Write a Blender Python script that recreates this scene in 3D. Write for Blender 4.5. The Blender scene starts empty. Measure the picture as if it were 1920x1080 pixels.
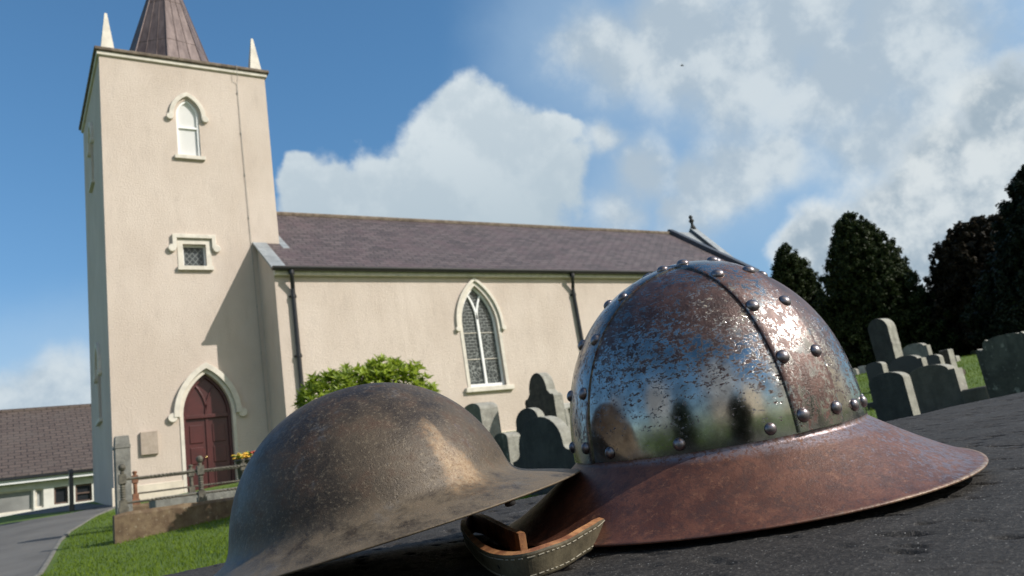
import bpy, bmesh, math, random
import numpy as np
from mathutils import Vector, Matrix
from mathutils.geometry import tessellate_polygon
random.seed(7)
RNG = np.random.default_rng(11)
scn = bpy.context.scene
col = scn.collection
R_ = math.radians

# ------------------------------------------------------------------ camera
F = 1516.0                                   # focal length in pixels of the 1920 frame
cx = np.array([2370, 0, F]); cx = cx / np.linalg.norm(cx)
cu = np.array([-970, -6040, 0.0]); cu[2] = -(cx[0] * cu[0] + cx[1] * cu[1]) / cx[2]; cu /= np.linalg.norm(cu)
cy = np.cross(cu, cx)
W = np.array([cx, cy, cu])                   # photo axes (right, down, forward) -> world
CAM = np.array([0.0, 0.0, 0.85])
cam_d = bpy.data.cameras.new("camera")
cam = bpy.data.objects.new("camera", cam_d); col.objects.link(cam)
right, down, fwd = W @ [1, 0, 0], W @ [0, 1, 0], W @ [0, 0, 1]
m = Matrix.Identity(4)
for i in range(3):
    m[i][0] = right[i]; m[i][1] = -down[i]; m[i][2] = -fwd[i]; m[i][3] = CAM[i]
cam.matrix_world = m
cam_d.sensor_width = 36.0; cam_d.lens = 36.0 * F / 1920.0
cam_d.clip_start = 0.02; cam_d.clip_end = 6000
cam_d.dof.use_dof = True; cam_d.dof.focus_distance = 0.60; cam_d.dof.aperture_fstop = 22.0
scn.camera = cam

def ray(px, py):
    d = W @ np.array([px - 960, py - 540, F]); return d / np.linalg.norm(d)
def on_plane(px, py, n, p0):
    d = ray(px, py); n = np.asarray(n, float); return CAM + d * (n @ (np.asarray(p0, float) - CAM)) / (n @ d)
def at_range(px, py, dist):                  # point at a horizontal distance
    d = ray(px, py); return CAM + d * dist / math.hypot(d[0], d[1])

# ------------------------------------------------------------------ light, sky, exposure
SUN = np.array([0.92, -1.0, 0.97]); SUN /= np.linalg.norm(SUN)
sun_d = bpy.data.lights.new("sun", 'SUN'); sun_d.energy = 4.6; sun_d.angle = R_(0.55); sun_d.color = (1.0, 0.945, 0.875)
sun = bpy.data.objects.new("sun", sun_d); col.objects.link(sun)
sun.rotation_euler = Vector(SUN).to_track_quat('Z', 'Y').to_euler()
scn.view_settings.view_transform = 'Standard'; scn.view_settings.look = 'None'
scn.view_settings.gamma = 1.0; scn.view_settings.exposure = 0.15; scn.view_settings.use_curve_mapping = False
scn.cycles.max_bounces = 8; scn.cycles.use_denoising = True

class NT:
    """small helper around a node tree"""
    def __init__(s, tree): s.t = tree; s.n = tree.nodes; s.l = tree.links
    def add(s, typ, **kw):
        nd = s.n.new(typ)
        for k, v in kw.items():
            if k.startswith('i_'):
                s.set(nd.inputs[int(k[2:]) if k[2:].isdigit() else k[2:].replace('_', ' ')], v)
            else: setattr(nd, k, v)
        return nd
    def set(s, sock, v):
        if isinstance(v, bpy.types.NodeSocket): s.l.new(v, sock)
        else:
            if hasattr(sock.default_value, '__len__') and hasattr(v, '__len__') and len(sock.default_value) == 4 and len(v) == 3: v = (*v, 1)
            sock.default_value = v
    def math(s, op, a, b=0.0, c=0.0, clamp=False):
        nd = s.n.new('ShaderNodeMath'); nd.operation = op; nd.use_clamp = clamp
        for i, v in enumerate((a, b, c)): s.set(nd.inputs[i], v)
        return nd.outputs[0]
    def vec(s, op, a, b=(0, 0, 0), out=0):
        nd = s.n.new('ShaderNodeVectorMath'); nd.operation = op
        s.set(nd.inputs[0], a); s.set(nd.inputs[1], b)
        return nd.outputs[out]
    def noise(s, v, scale, detail=4, rough=0.55, dist=0.0, color=False):
        nd = s.n.new('ShaderNodeTexNoise'); s.set(nd.inputs['Vector'], v)
        nd.inputs['Scale'].default_value = scale; nd.inputs['Detail'].default_value = detail
        nd.inputs['Roughness'].default_value = rough; nd.inputs['Distortion'].default_value = dist
        return nd.outputs['Color' if color else 'Fac']
    def vor(s, v, scale, feature='F1', out='Distance', rand=1.0):
        nd = s.n.new('ShaderNodeTexVoronoi'); nd.feature = feature; s.set(nd.inputs['Vector'], v)
        nd.inputs['Scale'].default_value = scale; nd.inputs['Randomness'].default_value = rand
        return nd.outputs[out]
    def ramp(s, f, a, b, lo=0.0, hi=1.0, smooth=True):
        nd = s.n.new('ShaderNodeMapRange'); nd.interpolation_type = 'SMOOTHSTEP' if smooth else 'LINEAR'
        for i, v in enumerate((f, a, b, lo, hi)): s.set(nd.inputs[i], v)
        return nd.outputs[0]
    def mix(s, f, a, b, mode='MIX'):
        nd = s.n.new('ShaderNodeMix'); nd.data_type = 'RGBA'; nd.blend_type = mode
        s.set(nd.inputs[0], f); s.set(nd.inputs[6], a); s.set(nd.inputs[7], b)
        return nd.outputs[2]
    def bump(s, h, strength=0.5, dist=0.01, normal=None):
        nd = s.n.new('ShaderNodeBump'); s.set(nd.inputs['Height'], h)
        nd.inputs['Strength'].default_value = strength; nd.inputs['Distance'].default_value = dist
        if normal is not None: s.l.new(normal, nd.inputs['Normal'])
        return nd.outputs[0]
    def xyz(s, v):
        nd = s.n.new('ShaderNodeSeparateXYZ'); s.l.new(v, nd.inputs[0]); return nd.outputs
    def comb(s, x, y, z=0.0):
        nd = s.n.new('ShaderNodeCombineXYZ')
        for i, v in enumerate((x, y, z)): s.set(nd.inputs[i], v)
        return nd.outputs[0]

def build_world():
    w = bpy.data.worlds.new("World"); scn.world = w; w.use_nodes = True
    t = NT(w.node_tree)
    bg = w.node_tree.nodes['Background']; bg.inputs['Strength'].default_value = 0.10
    sky = t.add('ShaderNodeTexSky', sky_type='NISHITA'); sky.sun_disc = False
    sky.sun_elevation = math.asin(SUN[2]); sky.sun_rotation = math.atan2(SUN[0], SUN[1])
    sky.altitude = 50; sky.air_density = 1.0; sky.dust_density = 0.6; sky.ozone_density = 2.2
    d = t.add('ShaderNodeTexCoord').outputs['Generated']
    d = t.vec('NORMALIZE', d)
    warp = t.noise(d, 7.0, 6, 0.55, color=True)
    dw = t.vec('ADD', d, t.vec('MULTIPLY', t.vec('SUBTRACT', warp, (0.5, 0.5, 0.5)), (0.10, 0.10, 0.10)))
    def field(blobs):
        f = None
        for (px, py, r) in blobs:
            v = ray(px, py) if px is not None else py
            c = t.vec('DISTANCE', dw, tuple(float(q) for q in v), out=1)
            g = t.math('MULTIPLY_ADD', c, -F / r, 1.0)
            if f is None: f = g
            else:
                nd = t.add('ShaderNodeMath', operation='SMOOTH_MAX'); t.l.new(f, nd.inputs[0]); t.l.new(g, nd.inputs[1]); nd.inputs[2].default_value = 0.25
                f = nd.outputs[0]
        return f
    cumulus = [(890, 235, 95), (960, 290, 110), (860, 320, 150), (1010, 330, 95), (745, 370, 120), (650, 400, 100), (930, 410, 170), (570, 400, 75), (800, 440, 150), (1030, 250, 45), (540, 350, 50), (700, 330, 60)]
    veil = [(1130, 90, 110), (1260, 60, 150), (1420, 90, 170), (1560, 150, 170), (1700, 60, 170), (1640, 260, 130), (1800, 190, 120), (1500, 20, 160), (1390, 300, 95), (1320, 340, 80), (1200, 330, 80), (1150, 400, 80), (1270, 400, 60), (1480, 270, 80), (110, 760, 90), (20, 770, 60), (1110, 260, 45)]
    low = [(1560, 450, 100), (1680, 420, 130), (1800, 330, 130), (1900, 300, 130), (1880, 180, 90), (1620, 540, 150), (1780, 520, 180), (1920, 450, 200), (1500, 460, 60), (1700, 640, 220), (1900, 640, 220)]
    # unseen warm banks added to warm the shade; back2 shows in the polished steel
    warm_fill = [(None, (0.40, -0.88, 0.26), 640), (None, (0.85, -0.45, 0.25), 700), (None, (0.1, -0.45, 0.90), 700), (None, (-0.25, -0.96, 0.08), 330), (None, (-0.6, -0.8, 0.05), 240)]
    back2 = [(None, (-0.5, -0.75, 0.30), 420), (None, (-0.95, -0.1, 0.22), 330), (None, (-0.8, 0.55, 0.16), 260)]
    n1 = t.noise(d, 9.0, 9, 0.6); n2 = t.noise(d, 26.0, 7, 0.6)
    sd = tuple(float(q) * 0.035 for q in (SUN + np.array([0, 0, 0.4])))
    n1s = t.noise(t.vec('ADD', d, sd), 9.0, 9, 0.6)
    nn = t.math('ADD', t.math('MULTIPLY', t.math('SUBTRACT', n1, 0.5), 1.5), t.math('MULTIPLY', t.math('SUBTRACT', n2, 0.5), 0.38))
    lit = t.math('SUBTRACT', n1, n1s)
    z = t.xyz(d)[2]
    skyc = t.mix(1.0, sky.outputs[0], t.mix(t.ramp(z, 0.02, 0.55), (0.95, 1.10, 1.16), (0.86, 1.31, 1.46)), 'MULTIPLY')
    c = skyc
    # thin veil
    fv0 = field(veil)
    c = t.mix(t.ramp(fv0, -1.8, 0.45, 0, 0.50), c, (4.1, 5.5, 6.9))
    fv = t.math('ADD', fv0, t.math('MULTIPLY', nn, 0.66))
    mv = t.math('MULTIPLY', t.ramp(fv, -0.12, 0.66), 0.88)
    cv = t.mix(t.ramp(lit, -0.10, 0.14), (4.0, 4.8, 5.5), (6.0, 6.6, 6.9))
    c = t.mix(mv, c, cv)
    fb = t.math('ADD', field(warm_fill), t.math('MULTIPLY', nn, 0.8))
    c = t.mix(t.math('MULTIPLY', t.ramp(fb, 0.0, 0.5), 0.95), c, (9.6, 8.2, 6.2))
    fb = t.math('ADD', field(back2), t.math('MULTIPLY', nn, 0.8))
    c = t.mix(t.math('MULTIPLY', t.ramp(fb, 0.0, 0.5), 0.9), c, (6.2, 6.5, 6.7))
    fl = t.math('ADD', field(low), t.math('MULTIPLY', nn, 0.6))
    ml = t.math('MULTIPLY', t.ramp(fl, 0.02, 0.45), 0.95)
    cl = t.mix(t.ramp(lit, -0.10, 0.12), (3.3, 4.1, 4.8), (6.3, 6.8, 7.0))
    cl = t.mix(t.ramp(fl, 0.05, 0.55), (6.9, 7.4, 7.6), cl)
    c = t.mix(ml, c, cl)
    fc = t.math('ADD', field(cumulus), t.math('MULTIPLY', nn, 0.62))
    mc = t.math('MULTIPLY', t.ramp(fc, 0.01, 0.32), 0.97)
    zt = t.ramp(z, 0.24, 0.52)                    # the base of the heap is greyer than its top
    cc = t.mix(zt, (4.1, 5.0, 5.6), (6.7, 7.3, 7.6))
    cc = t.mix(t.ramp(lit, -0.10, 0.12, 0.0, 1.0), t.mix(0.5, cc, (3.9, 4.8, 5.5)), cc)
    c = t.mix(mc, c, cc)
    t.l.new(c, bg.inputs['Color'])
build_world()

# ------------------------------------------------------------------ materials
def mat(name):
    m = bpy.data.materials.new(name); m.use_nodes = True
    t = NT(m.node_tree); b = m.node_tree.nodes['Principled BSDF']
    return m, t, b
def coords(t): return t.add('ShaderNodeTexCoord').outputs['Object']
def geo_pos(t): return t.add('ShaderNodeNewGeometry').outputs['Position']

def simple(name, colr, rough=0.6, var=0.15, scale=3.0, metal=0.0, bump=0.0, bscale=40.0, spec=0.5):
    m, t, b = mat(name); o = geo_pos(t)
    n = t.noise(o, scale, 5, 0.6)
    dark = tuple(c * (1 - var) for c in colr); lt = tuple(min(1, c * (1 + var)) for c in colr)
    t.l.new(t.mix(t.ramp(n, 0.3, 0.7), dark, lt), b.inputs['Base Color'])
    b.inputs['Roughness'].default_value = rough; b.inputs['Metallic'].default_value = metal
    b.inputs['Specular IOR Level'].default_value = spec
    if bump: t.l.new(t.bump(t.noise(o, bscale, 4, 0.6), bump, 0.02), b.inputs['Normal'])
    return m
def m_render():
    m, t, b = mat('cream_roughcast'); o = geo_pos(t)
    big = t.noise(t.vec('MULTIPLY', o, (1, 1, 0.6)), 0.55, 6, 0.6)
    mid = t.noise(t.vec('MULTIPLY', o, (1, 1, 0.35)), 2.6, 6, 0.65)
    fine = t.noise(o, 24, 3, 0.7)
    c = t.mix(t.ramp(big, 0.3, 0.72), (0.515, 0.432, 0.362), (0.600, 0.515, 0.442))
    c = t.mix(t.ramp(mid, 0.50, 0.80, 0, 0.55), c, (0.44, 0.37, 0.315))
    stk = t.noise(t.vec('MULTIPLY', o, (2.6, 2.6, 0.16)), 1.5, 5, 0.65)
    c = t.mix(t.ramp(stk, 0.52, 0.74, 0, 0.16), c, (0.40, 0.33, 0.27))
    c = t.mix(t.ramp(fine, 0.55, 0.8, 0, 0.28), c, (0.66, 0.585, 0.515))
    t.l.new(c, b.inputs['Base Color']); b.inputs['Roughness'].default_value = 0.92
    h = t.math('ADD', t.noise(o, 20, 4, 0.7), t.math('MULTIPLY', t.noise(o, 60, 2, 0.5), 0.5))
    t.l.new(t.bump(h, 0.6, 0.03), b.inputs['Normal'])
    return m
def m_slate(name, c1, c2, c3, bw, bh, slope):
    m, t, b = mat(name); o = geo_pos(t)
    x, y, z = t.xyz(o)
    v = t.comb(x, t.math('MULTIPLY', z, slope))
    br = t.add('ShaderNodeTexBrick'); t.l.new(v, br.inputs['Vector'])
    br.inputs['Scale'].default_value = 1.0; br.inputs['Brick Width'].default_value = bw; br.inputs['Row Height'].default_value = bh
    br.inputs['Mortar Size'].default_value = bh * 0.09; br.inputs['Mortar Smooth'].default_value = 0.3
    br.inputs['Color1'].default_value = (*c1, 1); br.inputs['Color2'].default_value = (*c2, 1)
    br.inputs['Mortar'].default_value = tuple(q * 0.35 for q in c1) + (1,); br.inputs['Bias'].default_value = 0.0
    n = t.noise(o, 1.1, 5, 0.6); n2 = t.noise(t.vec('MULTIPLY', o, (1.5, 1.5, 6)), 3.0, 5, 0.6)
    c = t.mix(t.ramp(n, 0.42, 0.7, 0, 0.6), br.outputs['Color'], c3)
    c = t.mix(t.ramp(n2, 0.55, 0.8, 0, 0.5), c, tuple(q * 1.5 for q in c2))
    t.l.new(c, b.inputs['Base Color']); b.inputs['Roughness'].default_value = 0.62
    saw = t.math('FRACT', t.math('DIVIDE', t.math('MULTIPLY', z, slope), bh))
    h = t.math('SUBTRACT', t.math('MULTIPLY', saw, -1.0), t.math('MULTIPLY', br.outputs['Fac'], 0.6))
    h = t.math('ADD', h, t.math('MULTIPLY', t.noise(o, 6, 4), 0.8))
    t.l.new(t.bump(h, 0.8, 0.03), b.inputs['Normal'])
    return m
def m_stone(name, c1, c2, lichen=(0.5, 0.5, 0.42), la=0.6, scale=5.0):
    m, t, b = mat(name); o = geo_pos(t)
    n = t.noise(o, scale, 7, 0.65); n2 = t.noise(o, scale * 2.3, 6, 0.6); st = t.noise(t.vec('MULTIPLY', o, (6, 6, 0.8)), 1.6, 5, 0.6)
    c = t.mix(t.ramp(n, 0.32, 0.68), c1, c2)
    c = t.mix(t.ramp(st, 0.5, 0.75, 0, 0.5), c, tuple(q * 0.55 for q in c1))
    c = t.mix(t.ramp(n2, la, la + 0.12, 0, 0.8), c, lichen)
    t.l.new(c, b.inputs['Base Color']); b.inputs['Roughness'].default_value = 0.88
    t.l.new(t.bump(t.noise(o, 30, 6, 0.7), 0.5, 0.02), b.inputs['Normal'])
    return m
def m_leaf(name, dark, light, trans=0.25, rough=0.5):
    m, t, b = mat(name); o = geo_pos(t)
    rnd = t.add('ShaderNodeNewGeometry').outputs['Random Per Island']
    n = t.noise(o, 1.3, 3)
    f = t.math('ADD', t.math('MULTIPLY', rnd, 0.65), t.math('MULTIPLY', n, 0.35))
    c = t.mix(f, dark, light)
    t.l.new(c, b.inputs['Base Color']); b.inputs['Roughness'].default_value = rough
    b.inputs['Specular IOR Level'].default_value = 0.35 if rough < 0.5 else 0.08
    tr = t.add('ShaderNodeBsdfTranslucent'); t.l.new(c, tr.inputs['Color'])
    mx = t.add('ShaderNodeMixShader'); mx.inputs[0].default_value = trans
    t.l.new(b.outputs[0], mx.inputs[1]); t.l.new(tr.outputs[0], mx.inputs[2])
    t.l.new(mx.outputs[0], m.node_tree.nodes['Material Output'].inputs['Surface'])
    return m
def m_grass():
    m, t, b = mat('lawn'); o = geo_pos(t)
    n = t.noise(o, 0.55, 7, 0.65); n2 = t.noise(o, 9, 6, 0.7)
    c = t.mix(t.ramp(n, 0.3, 0.7), (0.060, 0.115, 0.012), (0.110, 0.170, 0.022))
    c = t.mix(t.ramp(n2, 0.5, 0.8, 0, 0.75), c, (0.17, 0.19, 0.05))
    t.l.new(c, b.inputs['Base Color']); b.inputs['Roughness'].default_value = 0.9
    t.l.new(t.bump(t.noise(o, 40, 5, 0.8), 0.8, 0.04), b.inputs['Normal'])
    return m
def m_asphalt():
    m, t, b = mat('asphalt'); o = geo_pos(t)
    n = t.noise(o, 0.7, 5, 0.6); n2 = t.noise(o, 60, 3, 0.8)
    c = t.mix(t.ramp(n, 0.3, 0.7), (0.080, 0.076, 0.070), (0.125, 0.120, 0.110))
    c = t.mix(t.ramp(n2, 0.5, 0.8, 0, 0.6), c, (0.20, 0.19, 0.175))
    t.l.new(c, b.inputs['Base Color']); b.inputs['Roughness'].default_value = 0.85
    t.l.new(t.bump(n2, 0.5, 0.01), b.inputs['Normal'])
    return m
def m_leaded(name, sx, sz, diamond):
    """dark leaded glass, pale came lines"""
    m, t, b = mat(name); o = geo_pos(t); x, y, z = t.xyz(o)
    if diamond:
        a = t.math('ADD', t.math('DIVIDE', x, sx), t.math('DIVIDE', z, sz)); c_ = t.math('SUBTRACT', t.math('DIVIDE', x, sx), t.math('DIVIDE', z, sz))
        la = t.math('ABSOLUTE', t.math('SUBTRACT', t.math('FRACT', a), 0.5)); lb = t.math('ABSOLUTE', t.math('SUBTRACT', t.math('FRACT', c_), 0.5))
        line = t.math('MAXIMUM', t.ramp(la, 0.43, 0.46), t.ramp(lb, 0.43, 0.46))
    else:
        v = t.comb(x, z); wob = t.vec('ADD', v, t.vec('MULTIPLY', t.noise(o, 5.0, 2, color=True), (0.07, 0.07, 0.0)))
        e = t.vor(wob, 7.0, 'DISTANCE_TO_EDGE')
        l1 = t.ramp(e, 0.02, 0.06, 1.0, 0.0)
        br = t.add('ShaderNodeTexBrick'); t.l.new(wob, br.inputs['Vector']); br.inputs['Scale'].default_value = 1
        br.inputs['Brick Width'].default_value = 0.22; br.inputs['Row Height'].default_value = 0.11; br.inputs['Mortar Size'].default_value = 0.009
        msk = t.ramp(t.noise(o, 1.1, 3), 0.46, 0.54)
        line = t.math('ADD', t.math('MULTIPLY', l1, msk), t.math('MULTIPLY', br.outputs['Fac'], t.math('SUBTRACT', 1.0, msk)))
    pane = t.mix(t.noise(o, 5, 4), (0.012, 0.016, 0.018), (0.06, 0.07, 0.07))
    t.l.new(t.mix(t.math('MULTIPLY', line, 0.85), pane, (0.27, 0.29, 0.28)), b.inputs['Base Color'])
    b.inputs['Roughness'].default_value = 0.25
    t.l.new(t.bump(t.noise(o, 9, 2), 0.25, 0.02), b.inputs['Normal'])
    return m
def m_louvre():
    m, t, b = mat('white_louvre'); o = geo_pos(t); z = t.xyz(o)[2]
    f = t.math('FRACT', t.math('DIVIDE', z, 0.055))
    t.l.new(t.mix(t.ramp(f, 0.75, 0.95), (0.78, 0.77, 0.75), (0.58, 0.57, 0.56)), b.inputs['Base Color'])
    b.inputs['Roughness'].default_value = 0.5
    t.l.new(t.bump(f, 0.6, 0.02), b.inputs['Normal'])
    return m
def m_spire():
    m, t, b = mat('copper_sheet'); o = geo_pos(t)
    st = t.noise(t.vec('MULTIPLY', o, (5, 5, 0.45)), 1.2, 6, 0.65)
    c = t.mix(t.ramp(st, 0.3, 0.7), (0.085, 0.060, 0.055), (0.165, 0.125, 0.115))
    t.l.new(c, b.inputs['Base Color']); b.inputs['Roughness'].default_value = 0.5; b.inputs['Metallic'].default_value = 0.35
    t.l.new(t.bump(t.noise(o, 3, 3), 0.3, 0.02), b.inputs['Normal'])
    return m
def m_slab():
    m, t, b = mat('black_weathered_stone'); o = coords(t)
    s = t.vec('MULTIPLY', o, (0.42, 1.0, 1.0))
    n = t.noise(o, 3.0, 6, 0.6); n2 = t.noise(s, 60, 6, 0.75); grit = t.noise(o, 420, 3, 0.8)
    c = t.mix(t.ramp(n, 0.3, 0.7), (0.012, 0.0105, 0.009), (0.025, 0.022, 0.019))
    c = t.mix(t.ramp(n2, 0.45, 0.75, 0, 0.7), c, (0.052, 0.047, 0.042))
    c = t.mix(t.ramp(grit, 0.50, 0.72, 0, 0.8), c, (0.100, 0.090, 0.079))
    spk = t.add('ShaderNodeTexVoronoi'); t.l.new(o, spk.inputs['Vector']); spk.inputs['Scale'].default_value = 620
    sp = t.math('MULTIPLY', t.ramp(spk.outputs['Distance'], 0.16, 0.28, 1.0, 0.0), t.ramp(t.xyz(spk.outputs['Color'])[0], 0.86, 0.90))
    c = t.mix(t.math('MULTIPLY', sp, 0.7), c, (0.36, 0.35, 0.33))
    scuff = t.math('MULTIPLY', t.ramp(t.noise(t.vec('MULTIPLY', o, (0.3, 1.3, 1)), 13, 5, 0.7), 0.60, 0.74), t.ramp(grit, 0.35, 0.7))
    c = t.mix(t.math('MULTIPLY', scuff, 0.75), c, (0.24, 0.23, 0.235))
    t.l.new(c, b.inputs['Base Color']); b.inputs['Roughness'].default_value = 0.72
    b.inputs['Specular IOR Level'].default_value = 0.3
    h = t.math('ADD', t.math('MULTIPLY', n2, 1.3), t.math('MULTIPLY', grit, 0.6))
    t.l.new(t.bump(h, 0.9, 0.0014), b.inputs['Normal'])
    return m
def steel_rust(t, b, o, bias, fleck=380.0, rustc=((0.036, 0.018, 0.016), (0.086, 0.043, 0.034)), clean_rough=0.11, stretch=(1, 1, 1.6), soft=0.016):
    """polished steel with rust flecks; bias 0..1 says how rusted"""
    ov = t.vec('MULTIPLY', o, stretch)
    big = t.noise(o, 16, 4, 0.6); n = t.noise(ov, fleck, 6, 0.78, 0.25); n2 = t.noise(ov, fleck * 0.34, 7, 0.80, 0.2)
    v = t.math('ADD', t.math('MULTIPLY', n, 0.5), t.math('MULTIPLY', n2, 0.5))
    bb = t.math('ADD', bias, t.math('MULTIPLY', t.math('SUBTRACT', big, 0.5), 0.9))
    thr = t.math('SUBTRACT', 0.595, t.math('MULTIPLY', bb, 0.17))
    d = t.math('SUBTRACT', v, thr)
    mask = t.ramp(d, -soft, soft)
    rc = t.mix(t.ramp(t.noise(o, 90, 5, 0.7), 0.35, 0.65), rustc[0], rustc[1])
    sc = t.mix(t.ramp(t.noise(o, 30, 5, 0.7), 0.35, 0.65), (0.20, 0.195, 0.19), (0.42, 0.415, 0.40))
    t.l.new(t.mix(mask, sc, rc), b.inputs['Base Color'])
    t.set(b.inputs['Metallic'], t.ramp(mask, 0, 1, 1.0, 0.25, False))
    hz = t.ramp(t.noise(o, 45, 5, 0.7), 0.35, 0.75, clean_rough, clean_rough + 0.12)
    t.set(b.inputs['Roughness'], t.math('ADD', t.math('MULTIPLY', t.math('SUBTRACT', 1.0, mask), hz), t.math('MULTIPLY', mask, 0.42)))
    h = t.math('ADD', t.math('MULTIPLY', mask, -0.6), t.math('MULTIPLY', t.math('MULTIPLY', t.noise(o, 600, 3, 0.7), mask), 1.2))
    h = t.math('ADD', h, t.math('MULTIPLY', t.noise(o, 22, 2), 0.5))
    t.l.new(t.bump(h, 0.35, 0.0012), b.inputs['Normal'])
    return mask
def m_skull():
    m, t, b = mat('polished_rusting_steel'); o = coords(t); x, y, z = t.xyz(o)
    bias = t.math('ADD', t.ramp(z, 0.050, 0.140, -0.05, 0.80, False), t.ramp(x, -0.02, 0.075, 0.0, 0.25))
    bias = t.math('SUBTRACT', bias, t.ramp(z, 0.165, 0.182, 0.0, 0.45))
    steel_rust(t, b, o, bias)
    return m
def m_band():
    m, t, b = mat('rusting_steel_band'); o = coords(t); x, y, z = t.xyz(o)
    bias = t.math('ADD', t.ramp(x, -0.09, 0.02, 0.30, 0.66), t.ramp(z, 0.165, 0.182, 0.0, -0.45))
    bias = t.math('SUBTRACT', bias, t.ramp(z, 0.048, 0.066, 0.35, 0.0))
    steel_rust(t, b, o, bias, 260, ((0.070, 0.034, 0.028), (0.135, 0.070, 0.055)), 0.20, (1.3, 1.3, 0.8), 0.02)
    return m
def m_brim():
    m, t, b = mat('rust_brown_steel'); o = coords(t); x, y, z = t.xyz(o)
    r = t.math('SQRT', t.math('ADD', t.math('MULTIPLY', x, x), t.math('MULTIPLY', y, y)))
    v = t.vec('MULTIPLY', o, (1, 1, 1))
    n = t.noise(v, 260, 7, 0.8, 0.5); n2 = t.noise(o, 36, 5, 0.65); n3 = t.noise(o, 11, 4, 0.6)
    c = t.mix(t.ramp(n2, 0.35, 0.65), (0.080, 0.028, 0.017), (0.145, 0.056, 0.033))
    c = t.mix(t.ramp(n3, 0.5, 0.7, 0, 0.5), c, (0.165, 0.068, 0.028))
    c = t.mix(t.ramp(t.noise(t.vec('ADD', o, (.2, .5, .1)), 70, 7, 0.75), 0.52, 0.66, 0, 0.6), c, (0.062, 0.030, 0.024))
    c = t.mix(t.ramp(t.noise(v, 130, 7, 0.8, 0.3), 0.46, 0.60, 0, 0.65), c, (0.052, 0.024, 0.019))
    c = t.mix(t.ramp(t.noise(t.vec('ADD', v, (.7, .2, .4)), 190, 6, 0.8), 0.54, 0.66, 0, 0.55), c, (0.24, 0.11, 0.06))
    d = t.math('ADD', n, t.ramp(x, -0.05, 0.16, -0.10, 0.10)); d = t.math('ADD', d, t.math('MULTIPLY', t.math('SUBTRACT', n3, 0.5), 0.35))
    steel = t.ramp(d, 0.56, 0.68, 0, 0.6)
    fl = t.ramp(r, 0.113, 0.119, 0.7, 0.0); steel = t.math('MAXIMUM', steel, t.math('MULTIPLY', fl, t.ramp(n, 0.4, 0.55)))
    ed = t.math('SQRT', t.math('ADD', t.math('POWER', t.math('DIVIDE', t.math('ADD', x, .0021), .181), 2.0), t.math('POWER', t.math('DIVIDE', t.math('SUBTRACT', y, .004), .1676), 2.0)))
    c = t.mix(steel, c, (0.24, 0.22, 0.25))
    c = t.mix(t.math('MULTIPLY', t.ramp(t.math('ADD', ed, t.math('MULTIPLY', n3, 0.02)), .994, 1.003), t.math('MULTIPLY', t.ramp(n, .4, .6, .0, .8), t.ramp(x, -.03, .13))), c, (0.36, 0.27, 0.17))
    t.l.new(c, b.inputs['Base Color'])
    t.set(b.inputs['Metallic'], t.ramp(steel, 0, 1, 0.15, 0.9, False))
    t.set(b.inputs['Roughness'], t.ramp(steel, 0, 0.8, 0.47, 0.36, False))
    h = t.math('ADD', t.noise(o, 480, 4, 0.75), t.math('MULTIPLY', n2, 0.8))
    t.l.new(t.bump(h, 0.35, 0.0009), b.inputs['Normal'])
    return m
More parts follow.
